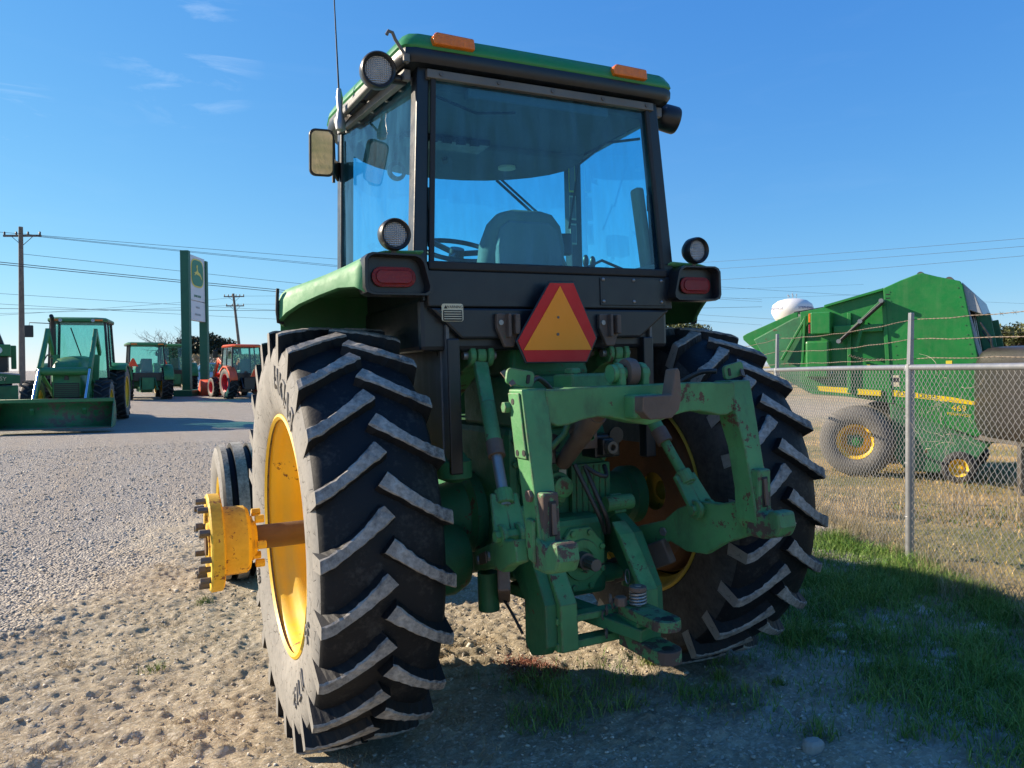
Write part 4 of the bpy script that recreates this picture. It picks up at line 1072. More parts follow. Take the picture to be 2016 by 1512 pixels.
# ---- cab
cab = G()
for s in (-1, 1):
    rings = []
    for z_, xo, xi, yb in ((1.92, 0.650, 0.588, -0.424), (2.78, 0.592, 0.540, -0.392)):
        rings.append([(s * xo, yb, z_), (s * xi, yb, z_), (s * xi, yb + 0.075, z_), (s * xo, yb + 0.075, z_)])
    G().loft(rings).build('rear_pillar', M['black'], T, bevel=0.006, seg=2)
    rings = []
    for z_, x_, y_ in ((1.88, 0.705, 0.545), (2.76, 0.685, 0.500)):
        rings.append([(s * (x_ + .012), y_ - .035, z_), (s * (x_ + .012), y_ + .04, z_), (s * (x_ - .055), y_ + .05, z_), (s * (x_ - .055), y_ - .03, z_)])
    G().loft(rings).build('door_post', M['black'], T, bevel=0.006)
    G().bar((s * 0.628, -0.37, 2.715), (s * 0.695, 0.50, 2.735), 0.03, 0.045).build('side_header', M['black_dusty'], T, bevel=0.004)
    G().bar((s * 0.650, -0.37, 1.93), (s * 0.705, 0.54, 1.93), 0.04, 0.06).build('side_sill', M['black'], T, bevel=0.004)
G().bar((-0.56, -0.404, 2.716), (0.56, -0.404, 2.716), 0.026, 0.036).build('rear_header', M['steel_worn'], T, bevel=0.003)
for x_ in (-0.50, -0.24, 0.02, 0.28, 0.52):
    G().cyl((x_, -0.416, 2.718), (x_, -0.421, 2.718), 0.009, None, 12).build('header_screw', M['bolt_dark'], T)
G().bar((-0.59, -0.432, 1.935), (0.59, -0.432, 1.935), 0.030, 0.036).build('window_seal', M['seal'], T, bevel=0.006)
for s in (-1, 1):
    G().bar((s * 0.574, -0.432, 1.94), (s * 0.530, -0.402, 2.70), 0.022, 0.016, (0, 1, 0)).build('window_seal', M['seal'], T, bevel=0.004)
def pane(name, quad, thick=0.004):
    v = [Vector(p) for p in quad]
    n = (v[1] - v[0]).cross(v[3] - v[0]).normalized() * thick
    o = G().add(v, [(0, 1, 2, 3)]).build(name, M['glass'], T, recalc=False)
    return o
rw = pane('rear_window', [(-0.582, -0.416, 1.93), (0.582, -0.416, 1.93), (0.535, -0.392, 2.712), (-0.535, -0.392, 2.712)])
for s in (-1, 1):
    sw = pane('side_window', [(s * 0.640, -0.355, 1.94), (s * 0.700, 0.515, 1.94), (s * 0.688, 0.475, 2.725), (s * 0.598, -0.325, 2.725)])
    g = G()
    for t in (0.12, 0.3, 0.5, 0.7, 0.9):
        p = Vector((s * (0.598 + 0.09 * t), -0.325 + 0.80 * t, 2.70))
        g.cyl(p + Vector((s * 0.002, 0, 0)), p + Vector((s * 0.012, 0, 0)), 0.006, None, 8)
    g.build('glass_clips', M['steel'], sw)
arc = []
for k in range(13):
    a = R(-78 + 156 * k / 12)
    arc.append((0.70 * math.sin(a) / math.sin(R(78)), 0.56 + 0.62 * (math.cos(a) - math.cos(R(78)))))
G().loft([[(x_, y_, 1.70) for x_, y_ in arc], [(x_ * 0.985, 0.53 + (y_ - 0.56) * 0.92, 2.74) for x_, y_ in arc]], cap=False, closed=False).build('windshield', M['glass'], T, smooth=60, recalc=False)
g = G()
for z_, k_ in ((1.70, 1.0), (2.735, 0.985)):
    g.tube([(x_ * k_, (y_ if z_ < 2 else 0.53 + (y_ - 0.56) * 0.92) + 0.004, z_) for x_, y_ in arc], 0.018, 6)
g.build('windshield_frame', M['seal'], T, smooth=60)
G().bar((0.40, 0.985, 2.69), (0.66, 0.84, 2.40), 0.012, 0.016).bar((0.425, 0.98, 2.70), (0.68, 0.83, 2.41), 0.010, 0.014).build('wiper', M['plastic'], T)
# roof: black gutter with green cap
def outline(k=1.0, dy=0.0):
    half = [(0.30, -0.445), (0.615, -0.44), (0.652, -0.425), (0.668, -0.39), (0.725, 0.35), (0.735, 0.55), (0.715, 0.68), (0.62, 0.84), (0.42, 1.00), (0.2, 1.07)]
    pts = [(x_ * k, 0.3 + (y_ - 0.3) * (1 + (k - 1) * 0.8) + dy) for x_, y_ in half]
    return pts + [(-x_, y_) for x_, y_ in pts[::-1]]
def slab(sections, name, mat, **kw):
    return G().loft([[(x_, y_, z_ + 0.010 * (0)) for x_, y_ in outline(k)] for k, z_ in sections]).build(name, mat, T, **kw)
slab([(0.93, 2.742), (0.985, 2.748), (1.0, 2.764), (1.002, 2.790), (0.998, 2.802)], 'roof_gutter', M['black'], smooth=38)
slab([(0.995, 2.803), (1.004, 2.812), (0.996, 2.832), (0.965, 2.866), (0.93, 2.876), (0.80, 2.888)], 'roof_cap', M['green_roof'], smooth=50)
for s in (-1, 1):   # vent recesses under the overhang
    for y0, y1 in ((-0.20, 0.03), (0.07, 0.30)):
        g = G(); g.box((s * (0.662 + 0.03 * (y0 + .3)), (y0 + y1) / 2, 2.7385), (0.062, y1 - y0, 0.010)); g.build('vent_recess', M['seal'], T)
    g = G(); g.bar((s * 0.705, -0.34, 2.746), (s * 0.738, 0.40, 2.746), 0.024, 0.030); g.build('gutter_trim', M['black_dusty'], T, bevel=0.006)
for x0_, x1_ in ((-0.545, -0.365), (0.315, 0.495)):
    g = G().prism([(x0_, 2.815), (x1_, 2.815), (x1_ - 0.004, 2.862), (x0_ + 0.012, 2.866), (x0_ - 0.004, 2.848)], 'y', -0.468, -0.41)
    g.build('amber_light', M['amber'], T, bevel=0.008, seg=3)
def round_lamp(c, d, r_, name, parent, depth=0.085):
    g = G().lathe([(r_ * 0.74, 0.014), (r_ * 0.80, -0.002), (r_ * 0.93, -0.008), (r_, 0.0), (r_ * 1.01, 0.02), (r_ * 0.98, depth * 0.55), (r_ * 0.75, depth * 0.85), (r_ * 0.35, depth), (0.001, depth)], c, [-k for k in d], 36)
    o = g.build(name, M['plastic'], parent, smooth=45)
    G().lathe([(r_ * 0.78, 0.012), (r_ * 0.5, 0.005), (0.001, 0.003)], c, [-k for k in d], 36).build('lens', M['clear_lens'], o, smooth=60)
    return o
round_lamp((-0.752, -0.385, 2.712), Vector((-0.12, -1, -0.18)).normalized(), 0.071, 'roof_work_lamp', T, 0.11)
round_lamp((0.775, -0.30, 2.712), Vector((0.93, -0.22, -0.22)).normalized(), 0.066, 'roof_work_lamp', T, 0.12)
g = G().cyl((-0.70, -0.34, 2.70), (-0.625, -0.33, 2.705), 0.020, None, 12); g.cyl((0.66, -0.31, 2.72), (0.61, -0.33, 2.74), 0.016, None, 10); g.build('lamp_bracket', M['plastic'], T, smooth=40)
g = G().tube([(-0.650, -0.44, 2.73), (-0.665, -0.44, 2.77), (-0.70, -0.445, 2.815), (-0.712, -0.45, 2.838), (-0.728, -0.45, 2.842), (-0.736, -0.45, 2.826)], 0.007, 8)
g.hexb((-0.655, -0.44, 2.735), (0, 0, 1), 0.014, 0.03); g.build('roof_hook', M['steel_worn'], T, smooth=50)
g = G().tube([(-0.765, 0.205, 2.66), (-0.767, 0.203, 2.80)], [0.012, 0.009], 8)
ant = g.build('antenna', M['steel'], T, smooth=40)
G().tube([(-0.767, 0.203, 2.80), (-0.775, 0.20, 3.2), (-0.79, 0.19, 4.2)], [0.0045, 0.003, 0.002], 6).build('whip', M['cable'], ant, smooth=60)
G().lathe([(0.001, 0), (0.022, 0.01), (0.026, 0.04), (0.018, 0.07), (0.012, 0.10), (0.016, 0.16), (0.009, 0.20)], (-0.765, 0.205, 2.635), (0, 0, 1), 14).build('antenna_base', M['steel'], ant, smooth=50)
g = G().bar((-0.765, 0.205, 2.66), (-0.70, 0.26, 2.74), 0.03, 0.008); g.build('antenna_bracket', M['bolt_dark'], ant)
# mirror on the left
mm = Matrix.Translation((-0.822, 0.35, 2.572)) @ Matrix.Rotation(R(-5), 4, 'Z') @ Matrix.Rotation(R(13), 4, 'X')
mir = G().prism(rrect(0.118, 0.220, 0.03), 'y', 0.0, 0.030).xf(mm).build('side_mirror', M['plastic'], T, bevel=0.004)
G().prism(rrect(0.098, 0.198, 0.024), 'y', -0.0025, -0.001).xf(mm).build('mirror_glass', M['mirror'], mir)
G().cyl((-0.745, 0.455, 2.46), (-0.745, 0.455, 2.60), 0.008, None, 8).build('mirror_rod', M['plastic'], mir, smooth=50)
G().bar((-0.785, 0.385, 2.55), (-0.706, 0.515, 2.53), 0.012, 0.045, (0, 0, 1), 0.014, 0.10).build('mirror_arm', M['plastic'], mir, bevel=0.003)
G().box((-0.722, 0.55, 2.62), (0.022, 0.03, 0.16)).build('door_hinge', M['plastic'], T, bevel=0.004)
# inside the cab
G().box((0, 0.22, 2.705), (1.20, 1.12, 0.045)).build('headliner', M['lining'], T, bevel=0.01)
con = []
for z_, k_ in ((2.70, 1.0), (2.655, 0.96)):
    con.append([(x_ * 0.95 * k_, (0.53 + (y_ - 0.56) * 0.86), z_) for x_, y_ in arc] + [(0.62, 0.30, z_), (-0.62, 0.30, z_)])
G().loft(con).build('overhead_console', M['lining'], T, bevel=0.01)
G().box((-0.22, 0.30, 2.668), (0.46, 0.16, 0.03)).build('vent_panel', M['plastic'], T, bevel=0.006)
for k in range(5):
    G().box((-0.38 + k * 0.075, 0.22, 2.655), (0.05, 0.02, 0.03)).build('air_vent', M['plastic'], T, bevel=0.003)
for x_ in (-0.28, -0.13):
    G().lathe([(0.016, 0), (0.016, 0.03), (0.001, 0.03)], (x_, 0.52, 2.655), (0, -0.6, -0.8), 14).build('control_knob', M['steel_worn'], T, smooth=40)
G().cyl((0.26, 0.55, 2.652), (0.26, 0.55, 2.640), 0.05, None, 20).build('dome_light', M['label_c'], T, smooth=40)
G().box((0, 0.35, 1.70), (1.24, 1.50, 0.22)).build('cab_floor', M['black'], T, bevel=0.02)
rings = []
for z_, w_, y_, d_ in ((1.86, 0.205, -0.10, 0.13), (1.96, 0.212, -0.14, 0.14), (2.08, 0.205, -0.17, 0.14), (2.17, 0.175, -0.19, 0.13), (2.215, 0.135, -0.20, 0.10), (2.232, 0.08, -0.20, 0.06)):
    rings.append([(w_ * a - 0.025, y_ + d_ * b / 2, z_) for a, b in ((-1, -.5), (-.85, -1), (.85, -1), (1, -.5), (1, .5), (.85, 1), (-.85, 1), (-1, .5))])
seat = G().loft(rings).build('seat', M['seat'], T, smooth=60)
rings2 = [[(x_ * 0.86 - 0.033, -0.268 - 0.03 * (2.2 - z_), z_) for x_ in (-w_, w_)] + [(x_ * 0.86 - 0.033, -0.225, z_) for x_ in (w_, -w_)] for z_, w_ in ((1.86, 0.19), (2.06, 0.19), (2.14, 0.17), (2.175, 0.12))]
G().loft(rings2).build('seat_shell', M['seat_shell'], seat, bevel=0.012)
G().box((0.02, 0.10, 1.90), (0.48, 0.46, 0.12)).build('seat_cushion', M['seat'], seat, bevel=0.04, seg=3)
st = G().cyl((-0.03, 0.90, 1.75), (-0.02, 0.70, 2.15), 0.040, 0.034, 16).build('steering_column', M['lining'], T, smooth=50)
cw = Vector((-0.015, 0.655, 2.185)); nrm = Vector((0, -0.42, 0.9)).normalized(); u_, w_, _ = basis(nrm)
g = G().tube([cw + (u_ * math.cos(t) + w_ * math.sin(t)) * 0.205 for t in [2 * math.pi * k / 40 for k in range(41)]], 0.014, 8)
for k in range(3):
    a = R(90 + 120 * k)
    g.bar(cw - nrm * 0.02, cw + (u_ * math.cos(a) + w_ * math.sin(a)) * 0.20, 0.012, 0.030, nrm)
g.cyl(cw - nrm * 0.05, cw + nrm * 0.012, 0.045, 0.04, 18)
g.build('steering_wheel', M['plastic'], T, smooth=50)
G().box((0.44, 0.25, 1.88), (0.22, 0.60, 0.20)).build('side_console', M['tan'], T, bevel=0.03)
for x_, y_ in ((0.42, 0.02), (0.48, 0.05)):
    G().tube([(x_, y_ + .02, 1.95), (x_ + 0.005, y_ - 0.01, 2.03)], 0.006, 8).ball((x_ + 0.006, y_ - 0.016, 2.05), (0.016, 0.018, 0.034), 8).build('lever', M['plastic'], T, smooth=60)
G().bar((0.562, -0.335, 1.95), (0.535, -0.30, 2.36), 0.05, 0.06, (0, 1, 0)).build('pillar_trim', M['tan'], T, bevel=0.015)
G().prism([(-0.30, 1.93), (0.56, 1.93), (0.56, 1.985), (0.42, 1.955), (0.2, 1.945), (-0.3, 1.94)], 'y', -0.395, -0.33).build('rear_shelf', M['tan'], T, bevel=0.01)
G().tube([(0.565, -0.36, 2.30), (0.56, -0.37, 2.18), (0.572, -0.37, 1.97)], 0.010, 8).box((0.572, -0.362, 2.28), (0.03, 0.03, 0.075)).build('window_latch', M['plastic'], T, smooth=50)
G().bar((-0.555, -0.37, 2.02), (-0.548, -0.36, 2.24), 0.018, 0.02).box((-0.545, -0.362, 2.22), (0.028, 0.022, 0.09)).build('window_latch', M['plastic'], T, bevel=0.003)
for z0, z1, mk in ((2.52, 2.70, 'label_y'), (2.36, 2.50, 'label_c'), (2.22, 2.34, 'label_c')):
    G().box((0.638, 0.472, (z0 + z1) / 2), (0.042, 0.003, z1 - z0)).build('post_sticker', M[mk], T)
    G().box((0.638, 0.469, (z0 + z1) / 2), (0.034, 0.003, z1 - z0 - 0.02)).build('post_sticker', M['seat_shell'], T)
# cab clutter: monitor, cables, a fan and a strap
G().box((0.50, 0.40, 2.20), (0.14, 0.06, 0.12), rot=(0, 0, R(-20))).build('monitor', M['plastic'], T, bevel=0.01)
G().bar((0.52, 0.42, 2.14), (0.60, 0.46, 2.02), 0.02, 0.02).build('monitor_arm', M['bolt_dark'], T)
for k, pts in enumerate(([(0.56, -0.30, 2.60), (0.50, -0.1, 2.63), (0.52, 0.2, 2.60), (0.58, 0.42, 2.30)], [(-0.50, -0.33, 2.66), (-0.30, -0.30, 2.62), (-0.1, -0.28, 2.65)], [(0.40, -0.36, 1.96), (0.30, -0.34, 2.0), (0.18, -0.35, 1.95)])):
    G().tube(pts, 0.007, 6).build('cab_cable', M['hose'], T, smooth=60)
G().box((-0.02, -0.36, 2.672), (0.70, 0.05, 0.045)).build('rear_duct', M['lining'], T, bevel=0.01)
G().lathe([(0.03, 0), (0.05, 0.008), (0.05, 0.02)], (-0.40, 0.50, 2.56), (0, 1, 0), 16).bar((-0.40, 0.51, 2.6), (-0.40, 0.52, 2.66), 0.015, 0.015).build('cab_fan', M['plastic'], T, smooth=40)
# rear wall under the window
G().prism([(-0.612, 1.918), (0.612, 1.918), (0.622, 1.768), (-0.592, 1.768)], 'y', -0.440, -0.39).build('rear_panel', M['black'], T, bevel=0.006)
G().prism([(-0.588, 1.7655), (0.612, 1.7655), (0.438, 1.637), (-0.452, 1.637)], 'y', -0.437, -0.39).build('lower_rear_panel', M['black'], T, bevel=0.010)
g = G(); g.box((0.40, -0.4425, 1.845), (0.36, 0.006, 0.125)); cvr = g.build('access_cover', M['black'], T, bevel=0.002)
g = G()
for x_ in (0.235, 0.40, 0.555):
    for z_ in (1.898, 1.80):
        g.ball((x_, -0.446, z_), 0.0085, 6)
g.build('cover_screws', M['steel'], cvr)
for s in (-1, 1):
    G().box((s * 0.487, -0.40, 1.36), (0.055, 0.06, 0.56)).build('fender_support', M['black'], T, bevel=0.006)
    sp_ = G().prism([(-0.42, 1.70), (-0.42, 1.14), (0.10, 1.14), (0.55, 1.45), (0.55, 1.92), (-0.10, 1.92), (-0.40, 1.80)], 'x', s * 0.502, s * 0.515).build('side_apron', M['black_dusty'], T)
    G().box((s * 0.512, -0.36, 1.42), (0.02, 0.006, 0.52)).build('apron_seam', M['black_dusty'], T)
    g = G(); g.prism([(-0.345, 1.69), (-0.325, 1.63), (-0.335, 1.60), (-0.315, 1.57), (-0.30, 1.60), (-0.305, 1.66), (-0.325, 1.71)], 'x', s * 0.5155, s * 0.517); g.build('apron_tear', M['seal'], T)
    g = G(); g.prism([(-0.42, 1.795), (-0.42, 1.975), (0.55, 1.97), (0.55, 1.60), (0.0, 1.75)], 'x', s * 0.60, s * 0.61); g.build('inner_fender_wall', M['black'], T)
lab = G().prism([(a - 0.492, b + 1.745) for a, b in rrect(0.094, 0.072, 0.01)], 'y', -0.4415, -0.4385).build('warning_label', M['label_c'], T)
G().prism([(a - 0.492, b + 1.733) for a, b in rrect(0.084, 0.044, 0.004)], 'y', -0.4430, -0.4417).build('label_text_block', M['ink'], lab)
t = text_geo('WARNING', 0.0155, 0.0004); t.v = [(-0.484 + x_, -0.4421 + z_, 1.7675 + y_) for x_, y_, z_ in t.v]; t.build('lettering', M['ink'], lab, recalc=False)
G().prism([(-0.530, 1.761), (-0.514, 1.761), (-0.522, 1.775)], 'y', -0.4425, -0.4417).build('warning_triangle', M['ink'], lab)
g = G()
for k in range(4):
    g.box((-0.492, -0.4433, 1.748 - k * 0.0095), (0.076, 0.0008, 0.0030))
g.build('label_lines', M['label_c'], lab)
for x_ in (-0.252, 0.252):
    g = G(); g.prism([(x_ - 0.052, 1.742), (x_ + 0.052, 1.742), (x_ + 0.052, 1.67), (x_ + 0.026, 1.60), (x_ - 0.016, 1.60), (x_ - 0.052, 1.68)], 'y', -0.462, -0.4375)
    g.box((x_ + 0.030, -0.478, 1.695), (0.022, 0.04, 0.085)); g.box((x_ - 0.004, -0.475, 1.69), (0.014, 0.034, 0.10))
    br = g.build('hitch_bracket', M['worn'], T, bevel=0.005)
    G().cyl((x_ - 0.034, -0.462, 1.703), (x_ - 0.034, -0.468, 1.703), 0.011, None, 14).build('bracket_bolt', M['steel'], br)
# slow-vehicle triangle
hexa = [(-0.072, 1.867), (0.044, 1.869), (0.150, 1.634), (0.097, 1.533), (-0.191, 1.536), (-0.231, 1.625)]
hc = (-0.035, 1.68)
smv = G().prism([(hc[0] + (a - hc[0]) * 1.05, hc[1] + (b - hc[1]) * 1.045) for a, b in hexa], 'y', -0.505, -0.497).build('slow_vehicle_sign', M['black'], T, bevel=0.003)
G().prism(hexa, 'y', -0.5075, -0.5055).build('red_border', M['smv_red'], smv)
G().prism([(-0.024, 1.856), (0.126, 1.582), (-0.206, 1.585)], 'y', -0.5100, -0.5080).build('orange_triangle', M['smv_orange'], smv)
G().cyl((-0.038, -0.5103, 1.722), (-0.038, -0.5125, 1.722), 0.0055, None, 10).cyl((-0.042, -0.5103, 1.650), (-0.042, -0.5125, 1.650), 0.0065, None, 10).build('rivets', M['bolt_dark'], smv)
G().box((-0.04, -0.468, 1.69), (0.04, 0.055, 0.10)).build('sign_bracket', M['bolt_dark'], smv)
# fenders, tail lamps, fender work lamps
for s in (-1, 1):
    path = [(0.862, -0.475, 1.968, 1.812), (0.885, -0.42, 1.958, 1.838), (0.930, -0.34, 1.935, 1.842), (0.985, -0.25, 1.912, 1.822), (1.045, -0.14, 1.892, 1.795), (1.085, -0.06, 1.880, 1.765), (1.108, -0.01, 1.872, 1.736), (1.075, 0.16, 1.875, 1.735), (1.025, 0.42, 1.87, 1.74), (0.98, 0.62, 1.80, 1.68)]
    rings = []
    for x_, y_, zt, zb in path:
        inset = min(0.055, 0.5 * (x_ - 0.63))
        rings.append([(s * 0.615, y_ + 0.02, zt + 0.022), (s * (x_ - inset * 1.6), y_ + 0.012, zt + 0.014), (s * (x_ - inset * 0.55), y_ + 0.006, zt), (s * (x_ - 0.010), y_, zt - 0.022), (s * x_, y_ - 0.002, zt - 0.05), (s * (x_ + 0.004), y_ - 0.002, zb + 0.006), (s * (x_ - 0.014), y_ + 0.008, zb)])
    f = G().loft(rings, cap=False, closed=False).build('fender', M['green_fender'], T, smooth=50)
    md = f.modifiers.new('solid', 'SOLIDIFY'); md.thickness = 0.006
    G().tube([(s * (1.110), -0.014, 1.876), (s * 1.113, -0.016, 1.84), (s * 1.116, -0.016, 1.78), (s * 1.112, -0.012, 1.735), (s * 1.09, 0.0, 1.732)], 0.007, 8).build('fender_trim', M['seal'], f, smooth=60)
    G().prism([(s * 0.60, 1.70), (s * 1.035, 1.70), (s * 1.03, 1.86), (s * 0.95, 1.885), (s * 0.60, 1.90)], 'y', 0.40, 0.41).build('fender_front_wall', M['green_mid'], f)
    # lamp housing
    o_ = [(0.868, 1.945), (0.855, 1.962), (0.835, 1.970), (0.655, 1.968), (0.632, 1.958), (0.618, 1.94), (0.592, 1.838), (0.596, 1.818), (0.615, 1.806), (0.838, 1.806), (0.862, 1.815), (0.870, 1.835)]
    cxy = (0.735, 1.888)
    rg = []
    for k_, y_ in ((0.98, -0.40), (1.0, -0.49), (0.985, -0.500), (0.90, -0.500), (0.875, -0.492), (0.84, -0.452)):
        rg.append([(s * (cxy[0] + (a - cxy[0]) * k_), y_, cxy[1] + (b - cxy[1]) * k_) for a, b in o_])
    th = G().loft(rg).build('tail_lamp_housing', M['plastic'], T, smooth=35)
    st_ = [(s * 0.742 + s * (a), b + 1.880) for a, b in rrect(0.178, 0.078, 0.038, 8)]
    st2 = [(s * 0.742 + s * (a), b + 1.880) for a, b in rrect(0.146, 0.050, 0.024, 8)]
    ln = G().loft([[(a, -0.455, b) for a, b in st_], [(a, -0.466, b) for a, b in st_], [(a, -0.468, b) for a, b in st2], [(a, -0.474, b) for a, b in st2]]).build('tail_lens', M['red_lens'], th, bevel=0.002)
    lp = round_lamp((s * 0.739, -0.495, 2.042), Vector((0, -1, -0.05)).normalized(), 0.062, 'fender_work_lamp', T, 0.08)
    G().cyl((s * 0.739, -0.45, 1.96), (s * 0.739, -0.455, 1.99), 0.014, None, 10).build('lamp_stem', M['steel_worn'], lp, smooth=40)
# ------------------------------------------------------------------ machines in the lot
def ag_wheel(root, name, c, r_, w_, rimr, rimmat, nl=18, tmat=None, rimside=0.6):
    wv = empty(name, c, parent=root)
    g = G()
    h = w_ / 2
    prof = [(rimr, -h * .82), (rimr * 1.05, -h * .93), ((rimr + r_) / 2, -h), (r_ * .90, -h * .95), (r_ * .945, -h * .8), (r_ * .955, 0), (r_ * .945, h * .8), (r_ * .90, h * .95), ((rimr + r_) / 2, h), (rimr * 1.05, h * .93), (rimr, h * .82)]
    rm = [1 if max(prof[i][0], prof[i + 1][0]) < r_ * .93 else 0 for i in range(len(prof) - 1)]
    g.lathe(prof, (0, 0, 0), (1, 0, 0), 40, ring_mi=rm)
    g.build('tyre', [M['tread'], tmat or M['tyre_grey']], wv, smooth=50)
    if nl:
        g = G()
        for s in (-1, 1):
            for k in range(nl):
                a0 = 2 * math.pi * (k + (0.5 if s > 0 else 0)) / nl
                rings = []
                for t in (0, 0.5, 1):
                    x = s * h * (1 - t * 1.05); a = a0 + 0.30 * t * (w_ / r_) * 1.2
                    hw = 0.028 * r_ / 0.8
                    rings.append([(x, -rr * math.cos(a + q / r_), rr * math.sin(a + q / r_)) for rr, q in ((r_ * .90, -hw * 1.5), (r_, -hw), (r_, hw), (r_ * .90, hw * 1.5))])
                g.loft(rings)
        g.build('tread_bars', M['side_dark'], wv, recalc=False, kind='stuff')
    pr = [(rimr * .97, -h * .88), (rimr * 1.03, -h * .92), (rimr * 1.02, -h * .8), (rimr * .9, -h * .6), (rimr * .86, -h * .1), (rimr * .4, h * .1), (0.01, h * .1)]
    g = G().lathe(pr, (0, 0, 0), (1, 0, 0), 32).lathe([(a, -b) for a, b in pr], (0, 0, 0), (1, 0, 0), 32)
    g.build('rim', rimmat, wv, smooth=40)
    return wv
def bg_tractor(name, label, loc, rz, d, col, rimmat, smv=True, loader=None, front_detail=False, group=None, zoff=0.0):
    z0 = float(gz(*loc)) + zoff
    root = empty(name, (*loc, z0), rz); tag(root, label, 'tractor', group)
    rr, rw, rx = d['rr'], d['rw'], d['rx']; fr, fw, fx, wb = d['fr'], d['fw'], d['fx'], d['wb']
    for s in (-1, 1):
        ag_wheel(root, 'rear_wheel', (s * rx, 0, rr), rr, rw, rr * .57, rimmat, 18)
        ag_wheel(root, 'front_wheel', (s * fx, wb, fr), fr, fw, fr * .55, rimmat, 16)
    cw, y0, y1, zb, zr = d['cw'] / 2, -0.35, 1.05, rr + 0.45, d['zr']
    # chassis
    g = G(); g.box((0, wb / 2, rr * .75), (0.45, wb + .5, 0.5)); g.box((0, 0, rr), (rx * 1.4, 0.32, 0.30)); g.box((0, wb, fr), (fx * 1.6, 0.2, 0.2)); g.build('chassis', M['green_dark'] if col is not M['orange'] else M['plastic'], root, bevel=0.02)
    g = G(); g.box((0, -0.45, rr * .95), (0.5, 0.35, 0.55))
    g.bar((-.32, -.35, rr * .6), (-.36, -1.0, rr * .65), .06, .09); g.bar((.32, -.35, rr * .6), (.36, -1.0, rr * .65), .06, .09); g.bar((-.3, -.4, rr * 1.3), (-.36, -.8, rr * .65), .05, .05); g.bar((.3, -.4, rr * 1.3), (.36, -.8, rr * .65), .05, .05)
    g.build('rear_hitch', M['green_dark'] if col is not M['orange'] else M['plastic'], root, bevel=0.01)
    # hood
    hw, ht, hy = d['hw'] / 2, d['ht'], d['hy']
    rings = []
    for y_, k_, t_, b_ in ((1.0, 1.0, 0.06, 0.0), (hy - .6, .98, 0.0, 0.0), (hy - .12, .92, -.14, 0.02), (hy, .80, -.30, 0.10)):
        w2 = hw * k_; zt = ht + t_; zl = rr * .85 + b_
        rings.append([(-w2, y_, zl), (-w2 * 1.02, y_, zt - .22), (-w2 * .80, y_, zt - .05), (-w2 * .35, y_, zt), (w2 * .35, y_, zt), (w2 * .80, y_, zt - .05), (w2 * 1.02, y_, zt - .22), (w2, y_, zl)])
    hd = G().loft(rings).build('hood', col, root, smooth=40)
    if front_detail:
        G().box((0, hy + .005, rr * .85 + .25), (hw * 1.5, 0.03, 0.42)).build('grille', M['plastic'], hd, bevel=0.02)
        for k in range(7):
            G().box((0, hy + .024, rr * .85 + .09 + k * .055), (hw * 1.4, 0.012, 0.018)).build('grille_bar', M['green_dark'], hd)
        G().box((0, hy + .01, ht - .56), (hw * .30, .03, .20), taper=(.4, 1)).build('nose_badge', M['plastic'], hd)
        G().box((0, hy + .30, rr * .62), (.62, .34, .30)).build('front_weight', M['green_dark'], root, bevel=.02)
        G().bar((-.25, y1 + .02, zb + .1), (.2, y1 - .03, zr - .3), .02, .03).build('wiper', M['plastic'], root)
        for s in (-1, 1):
            G().tube([(s * .5, 2.0, 1.9), (s * .55, 2.5, 2.0), (s * .60, 2.9, 1.75), (s * .60, 3.4, 1.2)], .02, 6).build('hose', M['hose'], root, smooth=50)
            G().box((s * .75, .95, .62), (.34, .30, .06)).box((s * .75, .95, .95), (.34, .26, .05)).build('step', M['plastic'], root)
        for s in (-1, 1):
            G().prism([(s * hw * .18, ht - .50), (s * hw * .86, ht - .46), (s * hw * .84, ht - .30), (s * hw * .30, ht - .34)], 'y', hy - .02, hy + .025).build('headlight', M['clear_lens'], hd, bevel=0.01)
    # cab
    fr_ = [(-cw, y0, zb), (cw, y0, zb), (cw, y1, zb), (-cw, y1, zb)]
    tk = 0.90
    tp = [(-cw * tk, y0 + .1, zr - .12), (cw * tk, y0 + .1, zr - .12), (cw * tk, y1 - .05, zr - .12), (-cw * tk, y1 - .05, zr - .12)]
    for i in range(4):
        G().bar(fr_[i], tp[i], 0.07, 0.07, (0, 1, 0)).build('cab_post', M['plastic'] if d.get('blackcab', True) else col, root, bevel=0.008)
    for i in range(4):
        j = (i + 1) % 4
        G().add([fr_[i], fr_[j], tp[j], tp[i]], [(0, 1, 2, 3)]).build('window', M['glass_bg'], root, recalc=False)
    for s in (-1, 1):
        G().bar((s * cw, 0.42, zb), (s * cw * tk, 0.42, zr - .12), 0.05, 0.05, (0, 1, 0)).build('cab_post', M['plastic'], root, bevel=0.006)
    g = G(); g.box((0, (y0 + y1) / 2, zb - .18), (cw * 1.9, y1 - y0, 0.40)); g.build('cab_base', M['plastic'], root, bevel=0.03)
    ov = d.get('ov', 0.08)
    rr_ = []
    for k_, z_ in ((0.97, zr - .13), (1.0, zr - .10), (1.0, zr - .03), (0.93, zr + .01)):
        rr_.append([(a * (cw * tk + ov) * k_, (y0 + y1) / 2 + b * ((y1 - y0) / 2 + .12 + ov) * k_, z_) for a, b in ((-1, -.8), (-.85, -1), (.85, -1), (1, -.8), (1, .75), (.7, 1), (-.7, 1), (-1, .75))])
    rf = G().loft(rr_).build('roof', col, root, smooth=35)
    band = G().loft([[(p[0] * 1.005, p[1] * 1.0, zr - .135) for p in rr_[0]], [(p[0] * 1.01, p[1], zr - .075) for p in rr_[1]]]).build('roof_band', M['plastic'], rf)
